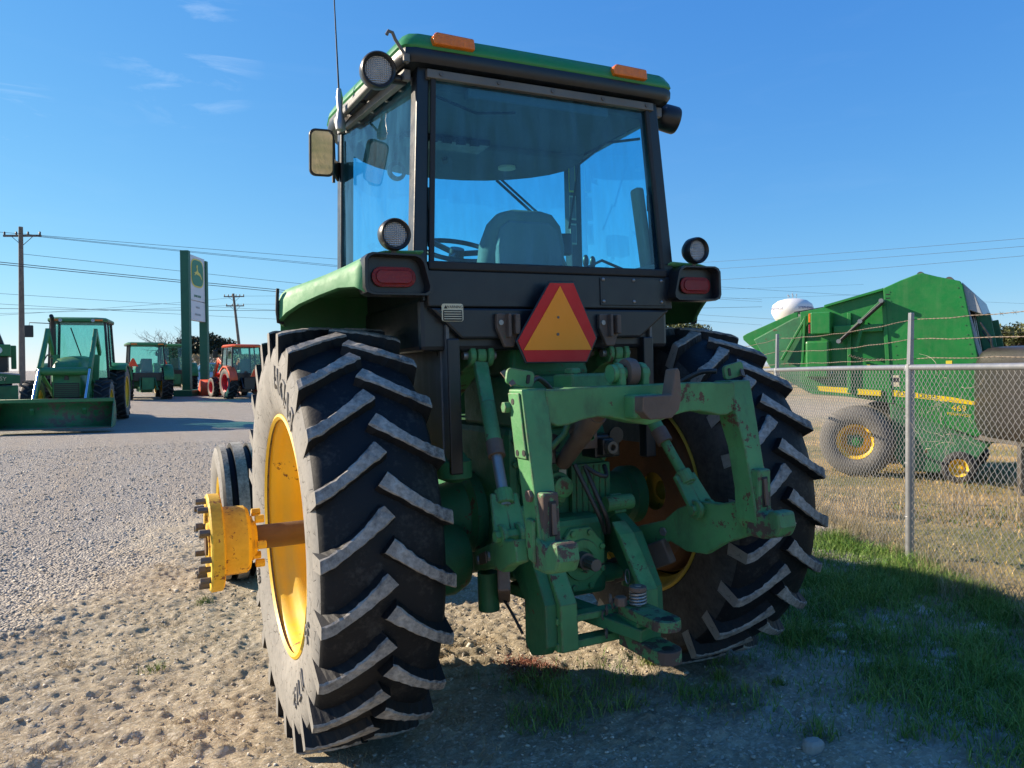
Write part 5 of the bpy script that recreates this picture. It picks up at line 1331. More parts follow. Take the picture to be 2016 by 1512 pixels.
    for s in (-1, 1):
        for yy in (y0 - .12 - ov, y1 + .10 + ov):
            G().box((s * cw * tk * .80, yy, zr - .075), (0.24, 0.05, 0.06)).build('amber_light', M['amber'], root, bevel=0.01)
            if front_detail and yy > 0:
                G().lathe([(0.001, 0), (0.05, 0), (0.055, .03)], (s * cw * tk * .60, yy + .03, zr - .085), (0, -1, 0), 14).build('work_lamp', M['clear_lens'], root, smooth=40)
    # seat and wheel
    G().box((0, -0.05, zb + .35), (0.46, 0.14, 0.60)).box((0, .15, zb + .08), (.48, .44, .14)).build('seat', M['seat_shell'], root, bevel=0.04)
    G().tube([(0.19 * math.cos(t), .66 + .07 * math.sin(t), zb + .48 + .17 * math.sin(t)) for t in [2 * math.pi * k / 20 for k in range(21)]], .018, 6).bar((0, .85, zb), (0, .68, zb + .46), .07, .07).build('steering_wheel', M['plastic'], root, smooth=50)
    for s in (-1, 1):
        rings = []
        for a in (-20, 10, 40, 70, 100, 130):
            a_ = R(a); q = rr + .10
            yy, zz = -q * math.cos(a_), rr + q * math.sin(a_)
            rings.append([(s * (cw * .85), yy, zz), (s * (rx + rw * .5), yy, zz - .01), (s * (rx + rw * .55), yy * .97, zz - .09)])
        fd = G().loft(rings[1:], cap=False, closed=False).build('fender', col, root, smooth=50)
        fd.modifiers.new('solid', 'SOLIDIFY').thickness = 0.03
        G().box((s * (rx + .02), -rr * .80, rr + rr * .66), (0.30, 0.06, 0.11)).build('tail_lamp', M['red_lens'], root, bevel=0.02)
    if smv:
        sx, sz = d.get('smv', (-.55, zb + .05))
        g = G().prism([(sx - .20, sz), (sx + .20, sz), (sx + .04, sz + .36), (sx - .04, sz + .36)], 'y', y0 - .52, y0 - .50)
        g.build('slow_vehicle_sign', M['smv_far'], root)
    if d.get('stack'):
        g = G().tube([(d['stack'], 1.35, rr + .3), (d['stack'], 1.35, zr - .35)], .085, 14).tube([(d['stack'], 1.35, zr - .40), (d['stack'], 1.36, zr - .12), (d['stack'], 1.42, zr - .02), (d['stack'], 1.52, zr + .02)], .058, 12)
        g.build('exhaust_stack', M['plastic'], root, smooth=50)
    for s, yy, ln in d.get('mirrors', ()):
        px_ = s * (cw + ln)
        mi = G().box((px_, yy, zr - .42), (0.24, 0.05, 0.36)).build('side_mirror', M['plastic'], root, bevel=0.03)
        G().tube([(s * cw * tk, yy - .05, zr - .18), (px_ - s * .02, yy, zr - .16), (px_, yy, zr - .30)], .014, 6).build('mirror_arm', M['plastic'], mi, smooth=50)
    if loader:
        lx, knee, mast, piv, bw = loader['x'], loader['knee'], loader['mast'], loader['piv'], loader['bw']
        lm = loader['mat']
        for s in (-1, 1):
            g = G(); g.bar((s * lx, *mast), (s * lx, *knee), .09, .17, (0, 0, 1), .09, .20); g.bar((s * lx, *knee), (s * lx, *piv), .09, .20, (0, 1, 0), .09, .13)
            am = g.build('loader_arm', lm, root, bevel=0.015)
            g = G().bar((s * lx * .88, mast[0] + .05, mast[1] - .02), (s * lx * .80, mast[0] + .15, rr * .8), .16, .10, (0, 1, 0)); g.build('loader_mast', lm, root, bevel=0.015)
            mid = ((knee[0] * .45 + piv[0] * .55), (knee[1] * .45 + piv[1] * .55))
            G().bar((s * lx, knee[0] + .06, knee[1] - .05), (s * lx, mid[0] + .12, mid[1] + .10), .10, .10, (0, 1, 0)).build('tilt_cylinder', lm, am, bevel=0.02)
            G().cyl((s * lx, mid[0] + .12, mid[1] + .08), (s * lx, piv[0] + .10, piv[1] + .22), .032, None, 12).build('cylinder_rod', M['chrome'], am, smooth=50)
            G().cyl((s * lx * .9, mast[0] + .25, rr * .9), (s * lx * .95, mid[0] - .1, mid[1] - .1), .055, None, 12).build('lift_cylinder', lm, am, smooth=50)
            G().prism([(piv[0] - .08, piv[1] + .30), (piv[0] + .12, piv[1] + .28), (piv[0] + .20, piv[1] - .02), (piv[0] + .14, piv[1] - .16), (piv[0] - .02, piv[1] - .12)], 'x', s * lx - .05, s * lx + .05).build('bucket_link', lm, am, bevel=0.01)
        zc = knee[1] * .46 + piv[1] * .54; yc = knee[0] * .46 + piv[0] * .54 + .05
        G().cyl((-lx, yc, zc), (lx, yc, zc), .115, None, 20).build('cross_tube', lm, root, smooth=50)
        b0 = piv[0] + .16
        sec = loader['sec']
        inn = [(a, b) for a, b in sec]
        rings = [[(x_, b0 + a, b) for a, b in inn] for x_ in (-bw / 2, bw / 2)]
        bm_ = loader.get('bmat', lm)
        bk = G().loft(rings, cap=False, closed=False).build('bucket', bm_, root, smooth=35)
        bk.modifiers.new('solid', 'SOLIDIFY').thickness = 0.02
        for s in (-1, 1):
            G().prism([(b0 + a, b) for a, b in sec], 'x', s * bw / 2 - .012, s * bw / 2 + .012).build('bucket_side', bm_, bk)
        G().box((0, b0 + sec[0][0] - .03, sec[0][1] - .04), (bw, .05, .09)).build('bucket_rim', lm, bk, bevel=0.01)
        G().box((0, b0 + sec[-1][0] + .02, sec[-1][1]), (bw, .20, .022)).build('cutting_edge', M['bolt_dark'], bk)
    return root
SEC = [(0.30, 0.78), (0.06, 0.62), (-0.02, 0.40), (0.02, 0.16), (0.20, 0.04), (0.86, 0.03)]
bg_tractor('loader_tractor', 'green loader tractor facing the camera with its wide bucket on the gravel', (-3.12, 24.6), -R(186), dict(rr=.86, rw=.48, rx=.98, fr=.64, fw=.42, fx=.90, wb=2.65, cw=1.62, zr=3.16, hw=.84, ht=1.94, hy=2.95, stack=.62, mirrors=((1, 1.1, .48),), smv=(0, 1)), M['green_mid'], M['yellow'], smv=False, front_detail=True,
           loader=dict(x=.62, knee=(2.05, 2.72), mast=(1.35, 2.05), piv=(3.95, 0.50), bw=2.75, sec=SEC, mat=M['green_mid'], bmat=M['bucket']))
J = dict(rr=.76, rw=.47, rx=.82, fr=.55, fw=.36, fx=.75, wb=2.2, cw=1.52, zr=2.58, hw=.72, ht=1.6, hy=2.75, ov=.14, smv=(-.62, 1.50))
bg_tractor('tractor', 'green tractor seen from behind, red triangle on its left side, right of the loader tractor', (-1.22, 35.6), R(5), J, M['green_mid'], M['yellow'], group='small green tractors')
bg_tractor('tractor', 'green tractor half hidden behind the other small green tractor beside the sign', (0.22, 41.4), R(3), J, M['green_mid'], M['yellow'], group='small green tractors')
bg_tractor('tractor', 'orange-red tractor with a front loader right of the tall sign', (2.92, 34.6), R(14), dict(rr=.72, rw=.42, rx=.74, fr=.50, fw=.30, fx=.70, wb=2.15, cw=1.42, zr=2.50, hw=.66, ht=1.5, hy=2.75, ov=.03, smv=(.15, 1.0), mirrors=((-1, .95, .30),)), M['orange'], M['red_rim'],
           loader=dict(x=.50, knee=(2.0, 1.85), mast=(1.25, 1.55), piv=(3.0, .45), bw=1.85, sec=[(0.26, .86), (.04, .68), (-.02, .40), (.04, .12), (.16, .03), (.74, .02)], mat=M['orange']))
# implement cut by the left edge of the photo
def implement():
    loc = (-6.05, 29.6)
    root = empty('harvester', (*loc, float(gz(*loc))), R(6)); tag(root, 'dark green harvester with black hopper behind the loader tractor at the left edge', 'harvester')
    G().prism([(-1.5, 2.40), (0.15, 2.40), (-0.05, 3.0), (-1.4, 3.0)], 'y', -.6, .8).build('hopper', M['plastic'], root, bevel=0.03)
    G().box((-.6, .2, 2.18), (1.9, 2.2, .42)).build('upper_body', M['green_mid'], root, bevel=0.03)
    G().box((-.6, .3, 1.70), (1.7, 2.0, .56)).build('rear_body', M['plastic'], root, bevel=0.03)
    G().box((.42, .1, 1.95), (.16, .5, .85)).build('side_ladder', M['green_mid'], root, bevel=0.02)
    G().lathe([(0.001, 0), (.11, 0), (.13, .03), (.13, .06)], (-.02, -.92, 2.18), (0, 1, 0), 20).build('lamp', M['white'], root, smooth=40)
    G().prism([(-.62, 2.05), (-.26, 2.05), (-.44, 2.36)], 'y', -.935, -.915).build('slow_vehicle_sign', M['smv_far'], root)
    G().prism([(-2.0, 1.62), (.62, 1.30), (.62, 1.02), (-2.0, .95)], 'y', -1.9, -1.86).build('deflector', M['green_dark'], root, bevel=0.008)
    G().bar((-2.0, -1.88, 1.64), (.62, -1.88, 1.32), .06, .05).build('deflector_edge', M['grey_panel'], root)
    t = text_geo('EASY', .19, .004); t.v = [(.02 + x_, -1.906 + z_, 1.19 - .10 * x_ + y_) for x_, y_, z_ in t.v]; t.build('lettering', M['label_c'], root, recalc=False)
    G().prism([(-2.0, .85), (.55, .95), (.55, .30), (-2.0, .25)], 'y', -1.8, -.6).build('header', M['green_dark'], root, bevel=0.03)
    for s in (-1.25, .15):
        ag_wheel(root, 'wheel', (s, .6, .62), .62, .4, .32, M['yellow'], 14)
implement()
def car():
    loc = (2.35, 48.6)
    root = empty('parked_car', (*loc, float(gz(*loc))), R(100)); tag(root, 'small silver car parked beyond the tall sign posts', 'car')
    def sec(y_, w, z0_, z1_):
        return [(-w, y_, z0_), (-w, y_, z1_ - .12), (-w * .9, y_, z1_), (w * .9, y_, z1_), (w, y_, z1_ - .12), (w, y_, z0_)]
    G().loft([sec(-2.1, .78, .35, .72), sec(-1.9, .84, .28, .90), sec(0, .87, .25, .92), sec(1.2, .86, .25, .88), sec(2.0, .80, .28, .74), sec(2.15, .72, .38, .62)]).build('body', M['car'], root, smooth=50)
    cabn = G().loft([[(-.74, -1.75, .9), (.74, -1.75, .9), (.78, .9, .9), (-.78, .9, .9)], [(-.60, -1.35, 1.42), (.60, -1.35, 1.42), (.62, .15, 1.44), (-.62, .15, 1.44)]]).build('cabin', M['glass_bg'], root)
    G().loft([[(-.62, -1.38, 1.41), (.62, -1.38, 1.41), (.64, .2, 1.43), (-.64, .2, 1.43)], [(-.55, -1.25, 1.48), (.55, -1.25, 1.48), (.57, .05, 1.50), (-.57, .05, 1.50)]]).build('roof', M['car'], root, bevel=0.02)
    for a, b in (((-.74, -1.75, .9), (-.6, -1.35, 1.42)), ((.74, -1.75, .9), (.6, -1.35, 1.42)), ((-.78, .9, .9), (-.62, .15, 1.44)), ((.78, .9, .9), (.62, .15, 1.44)), ((-.77, -.4, .9), (-.62, -.4, 1.44)), ((.77, -.4, .9), (.62, -.4, 1.44))):
        G().bar(a, b, .06, .06, (0, 1, 0)).build('pillar', M['car'], root)
    for s in (-1, 1):
        for y_ in (-1.3, 1.35):
            ag_wheel(root, 'wheel', (s * .78, y_, .32), .32, .2, .2, M['grey_panel'], 0)
        G().box((s * .62, 2.08, .66), (.26, .06, .12)).build('headlight', M['clear_lens'], root)
        G().box((s * .66, -2.05, .72), (.2, .06, .14)).build('tail_lamp', M['red_lens'], root)
car()
# ------------------------------------------------------------------ round baler beyond the fence
def baler():
    ang = -R(151.3)
    loc = (8.06, 4.57)
    root = empty('round_baler', (*loc, 0.0), ang); tag(root, 'tall green round baler with yellow stripe and wheels behind the chain-link fence', 'baler')
    X1 = 1.05
    GN = M['green_new']
    # core with rollers and dark insides
    core = [(-1.38, 1.93), (-.80, 2.22), (.35, 2.50), (.80, 2.66), (1.25, 2.52), (1.46, 1.3), (1.44, .72), (1.1, .72), (.45, 1.05), (-.6, 1.15), (-1.1, 1.45)]
    G().prism(core, 'x', -X1 + .06, X1 - .06).build('baling_chamber', M['green_dark'], root, bevel=0.02)
    tall = [(.392, 2.556), (.60, 2.645), (.80, 2.715), (.86, 2.722), (1.02, 2.665), (1.285, 2.585), (1.315, 2.53), (1.525, 1.36), (1.53, .72), (1.515, .64), (1.47, .605), (1.07, .742), (.49, 1.03), (.43, 1.6)]
    rearp = [(-1.54, 1.985), (-1.48, 2.02), (-.80, 2.295), (-.74, 2.30), (-.74, 1.60), (-1.0, 1.55), (-1.42, 1.83), (-1.53, 1.93)]
    midp = [(-.70, 2.30), (-.40, 2.345), (-.33, 2.375), (.385, 2.545), (.42, 1.6), (.475, 1.02), (-.1, 1.10), (-.55, 1.13), (-.70, 1.30)]
    for s in (-1, 1):
        tp = G().prism(tall, 'x', s * (X1 - .03), s * (X1 + .02)).build('side_panel', GN, root, bevel=0.012, seg=3)
        mp_ = G().prism(midp, 'x', s * (X1 - .08), s * (X1 - .055)).build('middle_panel', GN, root, bevel=0.006)
        rp_ = G().prism(rearp, 'x', s * (X1 - .10), s * (X1 - .075)).build('rear_panel', GN, root, bevel=0.006)
        G().bar((s * (X1 + .012), .40, 2.40), (s * (X1 + .012), .475, 1.02), .05, .045, (1, 0, 0)).build('panel_edge', M['green_new'], root, bevel=0.004)
        G().prism([(-.36, 2.375), (.39, 2.56), (.39, 2.53), (-.36, 2.345)], 'x', s * (X1 - .055), s * (X1 + .015)).build('top_flange', GN, root)
        if s < 0:
            continue
        x = X1 - .05
        # lamp box with lenses, boxes, rails
        G().box((x + .07, -.38, 2.12), (.26, .26, .30)).build('lamp_box', GN, root, bevel=0.012)
        G().box((x + .14, -.525, 2.195), (.10, .03, .125)).build('amber_lamp', M['amber'], root, bevel=0.006)
        G().box((x + .14, -.525, 2.045), (.10, .03, .125)).build('red_lamp', M['red_lens'], root, bevel=0.006)
        G().box((x + .05, .08, 2.03), (.12, .62, .10)).build('side_rail', GN, root, bevel=0.01)
        G().box((x + .03, -.45, 1.62), (.14, .32, .52)).build('twine_box', GN, root, bevel=0.03)
        G().box((x + .02, -.04, 1.70), (.05, .05, 1.10)).build('side_strut', GN, root, bevel=0.006)
        cyl = G().bar((x + .12, -.14, 1.86), (x + .12, .39, 2.38), .05, .065, (1, 0, 0)).build('gate_arm', M['green_mid'], root, bevel=0.006)
        G().cyl((x + .17, -.16, 1.84), (x + .17, .40, 2.36), .026, None, 12).build('gate_cylinder', M['plastic'], cyl, smooth=50)
        for yy, zz in ((-.14, 1.86), (.13, 2.12), (.39, 2.38)):
            G().cyl((x + .08, yy, zz), (x + .22, yy, zz), .03, None, 12).build('pivot_pin', M['steel'], cyl, smooth=50)
        G().bar((x + .1, .06, 1.72), (x + .1, .16, 2.16), .04, .03, (1, 0, 0)).build('gate_strut', GN, cyl)
        for a, b in (((-.95, 1.62), (-.62, 2.20)), ((-.66, 1.55), (-.62, 2.24))):
            G().bar((x + .04, *a), (x + .04, *b), .03, .05, (1, 0, 0)).build('rear_strut', M['green_new'], root, bevel=0.004)
        for k in range(9):
            pts = [(x + .07, -.02 + .05 * k + .02 * math.cos(t), 1.66 - .02 * k + .004 * k * k * .4 + .014 * math.sin(t)) for t in [2 * math.pi * j / 8 for j in range(9)]]
            G().tube(pts, .006, 4).build('chain_link', M['bolt_dark'], root)
        G().tube([(x + .05, .20, 2.10), (x + .07, .27, 2.05), (x + .07, .35, 2.04), (x + .05, .39, 2.07)], .010, 6).build('hose', M['hose'], root, smooth=50)
        # stripe and decals
        G().prism([(-.47, 1.245), (-.02, 1.215), (-.02, 1.135), (-.45, 1.175)], 'x', x - .0045, x - .0020).build('stripe', M['stripe'], mp_)
        G().prism([(.06, 1.215), (.37, 1.195), (.37, 1.105), (.06, 1.125)], 'x', x + .001, x + .06).build('stripe_cover', GN, mp_, bevel=0.004)
        G().prism([(.07, 1.208), (.36, 1.188), (.36, 1.113), (.07, 1.130)], 'x', x + .0602, x + .0625).build('stripe', M['stripe'], mp_)
        xs_ = X1 + .0205
        G().prism([(.50, 1.195), (.80, 1.160), (1.20, 1.105), (1.45, 1.055), (1.52, 1.025), (1.525, 1.005), (1.40, 1.015), (1.10, 1.055), (.80, 1.09), (.50, 1.112)], 'x', xs_, xs_ + .002).build('stripe', M['stripe'], tp)
        def side_text(txt, yc, zc, size, mat, slope=0.0):
            t = text_geo(txt, size, .0006)
            # seen from +x the front of the machine lies to the right
            t.v = [(xs_ + .0035 + z_, yc + x_, zc + y_ + slope * x_) for x_, y_, z_ in t.v]
            t.build('lettering', mat, tp, recalc=False)
        side_text('JOHN DEERE', .80, 1.126, .085, M['green_dark'], -.11)
        side_text('469', 1.27, .965, .115, M['stripe'], -.04)
        side_text('MEGAWIDE', 1.27, .885, .050, M['stripe'], -.10)
        G().box((xs_ + .001, .545, 1.315), (.002, .085, .15)).build('decal', M['label_c'], tp)
        G().box((xs_ + .0028, .545, 1.33), (.0015, .065, .06)).build('decal_print', M['ink'], tp)
        for yy, zz, wy, wz, mk in ((1.16, 1.55, .07, .05, 'label_y'), (-.30, 1.45, .06, .08, 'white'), (.20, 1.50, .05, .07, 'label_y')):
            G().box((xs_ + .001 if yy > .4 else x - .003, yy, zz), (.003, wy, wz)).build('warning_decal', M[mk], tp)
        g = G()
        for yy, zz in [(.47 + .012 * k, 2.5 - .12 * k) for k in range(12)] + [(.62 + .11 * k, 1.02 - .055 * k + .03) for k in range(5)] + [(1.26 + .021 * k, 2.5 - .12 * k) for k in range(10)]:
            g.cyl((xs_ - .002, yy, zz), (xs_ + .005, yy, zz), .008, None, 6)
        g.build('panel_bolts', M['green_dark'], tp, kind='stuff')
        G().tube([(x + .02, 1.50, 2.05), (x + .08, 1.62, 1.85), (x + .06, 1.64, 1.6), (x, 1.60, 1.4)], .012, 6).tube([(x - .05, 1.52, 1.95), (x + .02, 1.66, 1.7), (x, 1.66, 1.5), (x - .1, 1.6, 1.3)], .010, 6).build('hose', M['hose'], root, smooth=50)
        g = G()
        for zz in (2.47, 2.42):
            g.box((xs_, .45, zz), (.004, .05, .012))
        g.build('panel_slots', M['ink'], tp)
    # light grey front hood and the dark belt opening
    G().prism([(1.30, 2.575), (1.44, 2.42), (1.53, 2.15), (1.36, 2.22)], 'x', -X1 + .02, X1 - .02).build('front_hood', M['grey_panel'], root, bevel=0.01)
    for s in (-1, 1):
        G().bar((s * (X1 - .03), 1.36, 2.22), (s * (X1 - .03), 1.60, 1.25), .04, .05, (1, 0, 0)).build('front_frame', M['grey_panel'], root, bevel=0.004)
        G().bar((s * (X1 - .18), 1.52, 2.16), (s * (X1 - .18), 1.70, 1.10), .16, .04, (1, 0, 0)).build('front_guard', M['green_dark'], root, bevel=0.01)
    for k in range(6):
        G().box((-.75 + .3 * k, 1.46 + .0, 1.75), (.17, .02, 1.0), rot=(R(9), 0, 0)).build('belt', M['hose'], root)
    G().cyl((-X1 + .05, .83, 2.70), (X1 - .02, .83, 2.70), .045, None, 16).build('top_roller', M['bolt_dark'], root, smooth=50)
    G().cyl((-X1 + .05, 1.16, 2.60), (X1 + .01, 1.16, 2.60), .05, None, 16).build('top_roller', M['bolt_dark'], root, smooth=50)
    G().prism([(-.80, 2.31), (-.40, 2.36), (.39, 2.57), (.82, 2.735), (.82, 2.715), (.39, 2.545), (-.40, 2.34), (-.80, 2.29)], 'x', -X1 + .08, X1 - .10).build('top_cover', M['plastic'], root)
    # lower frame, pickup
    G().prism([(.45, 1.02), (.50, .30), (.66, .12), (1.02, .11), (1.45, .30), (1.62, .52), (1.72, .64), (1.50, .85), (1.1, .85)], 'x', -X1 + .10, X1 - .06).build('pickup', M['green_dark'], root, bevel=0.02)
    g = G()
    for k in range(14):
        g.tube([(-.85 + .13 * k, 1.05, .12), (-.85 + .13 * k, 1.25, .10), (-.85 + .13 * k, 1.5, .22)], .006, 4)
    g.build('pickup_tines', M['bolt_dark'], root, kind='stuff')
    G().bar((0, -.1, .50), (0, 3.6, .55), .16, .14).build('tongue', M['green_new'], root, bevel=0.01)
    G().bar((-X1, 0, .50), (X1, 0, .50), .14, .14).build('axle', M['green_dark'], root, bevel=0.01)
    for s in (-1, 1):
        wv = empty('wheel', (s * .92, .045, .487), parent=root)
        prof = [(.235, -.17), (.25, -.20), (.33, -.225), (.42, -.215), (.47, -.17), (.487, -.08), (.490, 0), (.487, .08), (.47, .17), (.42, .215), (.33, .225), (.25, .20), (.235, .17)]
        G().lathe(prof, (0, 0, 0), (1, 0, 0), 56).build('tyre', M['tyre_grey'], wv, smooth=50)
        pr = [(.225, .165), (.240, .195), (.235, .17), (.20, .14), (.19, .02), (.12, .04), (.06, .07), (.001, .07)]
        G().lathe([(a, b * s) for a, b in pr], (0, 0, 0), (1, 0, 0), 40).build('rim', M['yellow'], wv, smooth=35)
        G().lathe([(a, b * s) for a, b in ((.09, .06), (.09, .10), (.05, .11), (.05, .15), (.001, .15))], (0, 0, 0), (1, 0, 0), 24).build('hub', M['green_new'], wv, smooth=35)
        gw = empty('gauge_wheel', (s * (1.02 if s > 0 else .98), 1.27, .205), parent=root)
        G().lathe([(.10, -.06), (.13, -.085), (.18, -.08), (.203, -.05), (.205, 0), (.203, .05), (.18, .08), (.13, .085), (.10, .06)], (0, 0, 0), (1, 0, 0), 36).build('tyre', M['side_dark'], gw, smooth=50)
        G().lathe([(a, b * s) for a, b in ((.10, .06), (.115, .08), (.105, .05), (.06, .02), (.04, .05), (.001, .05))], (0, 0, 0), (1, 0, 0), 28).build('rim', M['yellow'], gw, smooth=35)
        G().bar((s * .92, 1.27, .205), (s * .92, 1.0, .45), .03, .06, (1, 0, 0)).build('gauge_arm', M['green_dark'], gw)
baler()

# ------------------------------------------------------------------ dark plastic tank at the right edge
def tank():
    loc = (7.98, 2.02)
    root = empty('plastic_tank', (*loc, 0.0), R(-27)); tag(root, 'dark brown rounded plastic tank behind the fence at the right edge', 'tank')
    rings = []
    for z_, k_ in ((.60, .72), (.63, .86), (.70, .95), (.82, 1.0), (1.40, 1.0), (1.56, .975), (1.67, .90), (1.72, .80), (1.735, .66)):
        rings.append([(a * k_ + 0 * z_, b * k_, z_) for a, b in rrect(1.12, 1.55, .36, 8)])
    tk = G().loft(rings).build('tank_shell', M['poly'], root, smooth=50)
    G().lathe([(.001, .06), (.16, .06), (.18, .04), (.18, 0)], (0, 0, 1.735), (0, 0, 1), 28).build('lid', M['plastic'], tk, smooth=40)
    for x_ in (-.42, .42):
        for y_ in (-.6, -.2):
            G().box((x_, y_, .31), (.08, .08, .62)).build('stand_leg', M['bolt_dark'], root)
        G().box((x_, 0, .60), (.08, 1.4, .06)).build('stand_rail', M['bolt_dark'], root)
tank()

# ------------------------------------------------------------------ chain-link fence
FU = Vector((0.453, 0.8915, 0)).normalized(); FP = Vector((3.478, 0.484, 0))
FN = Vector((FU.y, -FU.x, 0))
def fpos(t, z=0.0):
    p = FP + FU * t
    return Vector((p.x, p.y, z + float(gz(p.x, p.y)) * 0.6))
def fence():
    root = empty('chain_link_fence', tuple(fpos(0))); tag(root, 'galvanised chain-link fence with three strands of barbed wire beside the tractor', 'fence')
    off = -fpos(0)
    def fl(t, z, n=0.0):
        return fpos(t, z) + off + FN * n
    sp = 2.98; T0, T1 = -3.2, 8.94
    for k in range(-1, 4):
        t = k * sp
        lean = 0.012 * (k == 0)
        po = G().cyl(fl(t, -0.25), fl(t - lean, 1.485), .031, None, 20).build('post', M['galv'], root, smooth=50)
        g = G().bar(fl(t - lean, 1.47), fl(t - lean - .02, 1.865), .030, .050, FU, .026, .042); g.build('wire_arm', M['galv'], po, bevel=0.003)
        g = G().lathe([(.034, -.02), (.036, 0), (.034, .02)], fl(t, 1.455), (0, 0, 1), 18); g.build('rail_cup', M['galv'], po, smooth=40)
        for z_ in (.35, .75, 1.1):
            G().lathe([(.033, -.004), (.035, 0), (.033, .004)], fl(t, z_), (0, 0, 1), 14).build('tie_wire', M['wire'], po, smooth=40)
    G().tube([fl(T0 + (T1 - T0) * k / 16, 1.462) for k in range(17)], .0215, 14).build('top_rail', M['galv'], root, smooth=60)
    # woven wire
    a, v, r_ = .0285, .057, .0023
    nw = int((T1 - T0) / a); nk = int(1.43 / (v / 2))
    ti = T0 + a * np.arange(nw)
    kk = np.arange(nk + 1)
    tt = ti[:, None] + a * ((kk[None, :] + np.arange(nw)[:, None]) % 2)
    zz = np.broadcast_to(.03 + kk * v / 2, tt.shape)
    nn = .0022 * np.where((kk[None, :] % 2) == 0, 1, -1) + .006 * (fbm(tt * 1.3, zz * 1.7, 2, 91) - .5) * 2
    tt = tt + .006 * (fbm(tt * 2, zz * 2.4, 2, 93) - .5)
    base = np.array(fpos(0) + off); fu = np.array(FU); fn = np.array(FN)
    zo = np.array([float(fpos(t_).z + off.z) for t_ in ti])[:, None]
    P = fu[None, None] * tt[..., None] + fn[None, None] * nn[..., None]
    P[..., 2] = zz + zo
    offs = [fn * r_, np.array([0, 0, 0]) + fu * r_, -fn * r_, -fu * r_]
    V = np.stack([P + o for o in offs], 2)                       # nw, nk+1, 4, 3
    vi = np.arange(nw * (nk + 1) * 4).reshape(nw, nk + 1, 4)
    Q = np.stack([np.stack([vi[:, :-1, c], vi[:, :-1, (c + 1) % 4], vi[:, 1:, (c + 1) % 4], vi[:, 1:, c]], -1) for c in range(4)], 2).reshape(-1, 4)
    link('chain_link_mesh', npmesh('chain_link_mesh', V.reshape(-1, 3), Q, [M['wire']]), root, kind='stuff')
    for z_, s_ in ((1.815, 0), (1.672, 1), (1.528, 2)):
        for k in range(-1, 3):
            t0, t1 = k * sp, (k + 1) * sp
            pts = [fl(t0 + (t1 - t0) * j / 12, z_ - .035 * math.sin(math.pi * j / 12) * (1 if s_ != 2 else .3) + .004 * math.sin(j * 2.3 + s_), .03) for j in range(13)]
            g = G()
            for ph in (0, math.pi):
                tw_ = []
                for j in range(12 * 8 + 1):
                    q0 = j / 8; i0 = min(int(q0), 11); f_ = q0 - i0
                    p = pts[i0].lerp(pts[i0 + 1], f_); an = ph + j * 1.9
                    tw_.append(p + FN * .0022 * math.cos(an) + Vector((0, 0, .0022)) * math.sin(an))
                g.tube(tw_, .0017, 4)
            for j in range(int(sp / .125)):
                q0 = (j + .4) * .125 / sp * 12; i0 = min(int(q0), 11)
                p = pts[i0].lerp(pts[i0 + 1], q0 - i0)
                for dv in ((.3, 1, .8), (-.3, .8, -1)):
                    d = (FU * dv[0] + FN * dv[1] + Vector((0, 0, dv[2]))).normalized() * .016
                    g.tube([p - d, p + d], [.0012, .0012], 3)
            g.build('barbed_wire', M['barb'], root, recalc=False)
    # dead vine tangled in the mesh
    g = G()
    for k in range(26):
        t = -0.45 + random.gauss(0, .16); z = random.uniform(.85, 1.45)
        p = fl(t, z, .02); d = Vector((0, 0, 1)) * random.uniform(-.5, 1) + FU * random.gauss(0, .8) + FN * random.gauss(0, .4)
        pts = [p]
        for j in range(5):
            d = (d + Vector((random.gauss(0, .5), random.gauss(0, .5), random.gauss(0, .5)))).normalized(); p = p + d * .05; pts.append(p)
        g.tube(pts, [.0025, .002, .002, .0015, .001, .001], 3)
    o = g.build('dry_vine', M['tan'], None, recalc=False, kind='stuff'); o.location = fpos(0)
    tag(o, 'thin dead vine tangled in the fence right of the post', 'vine')
fence()
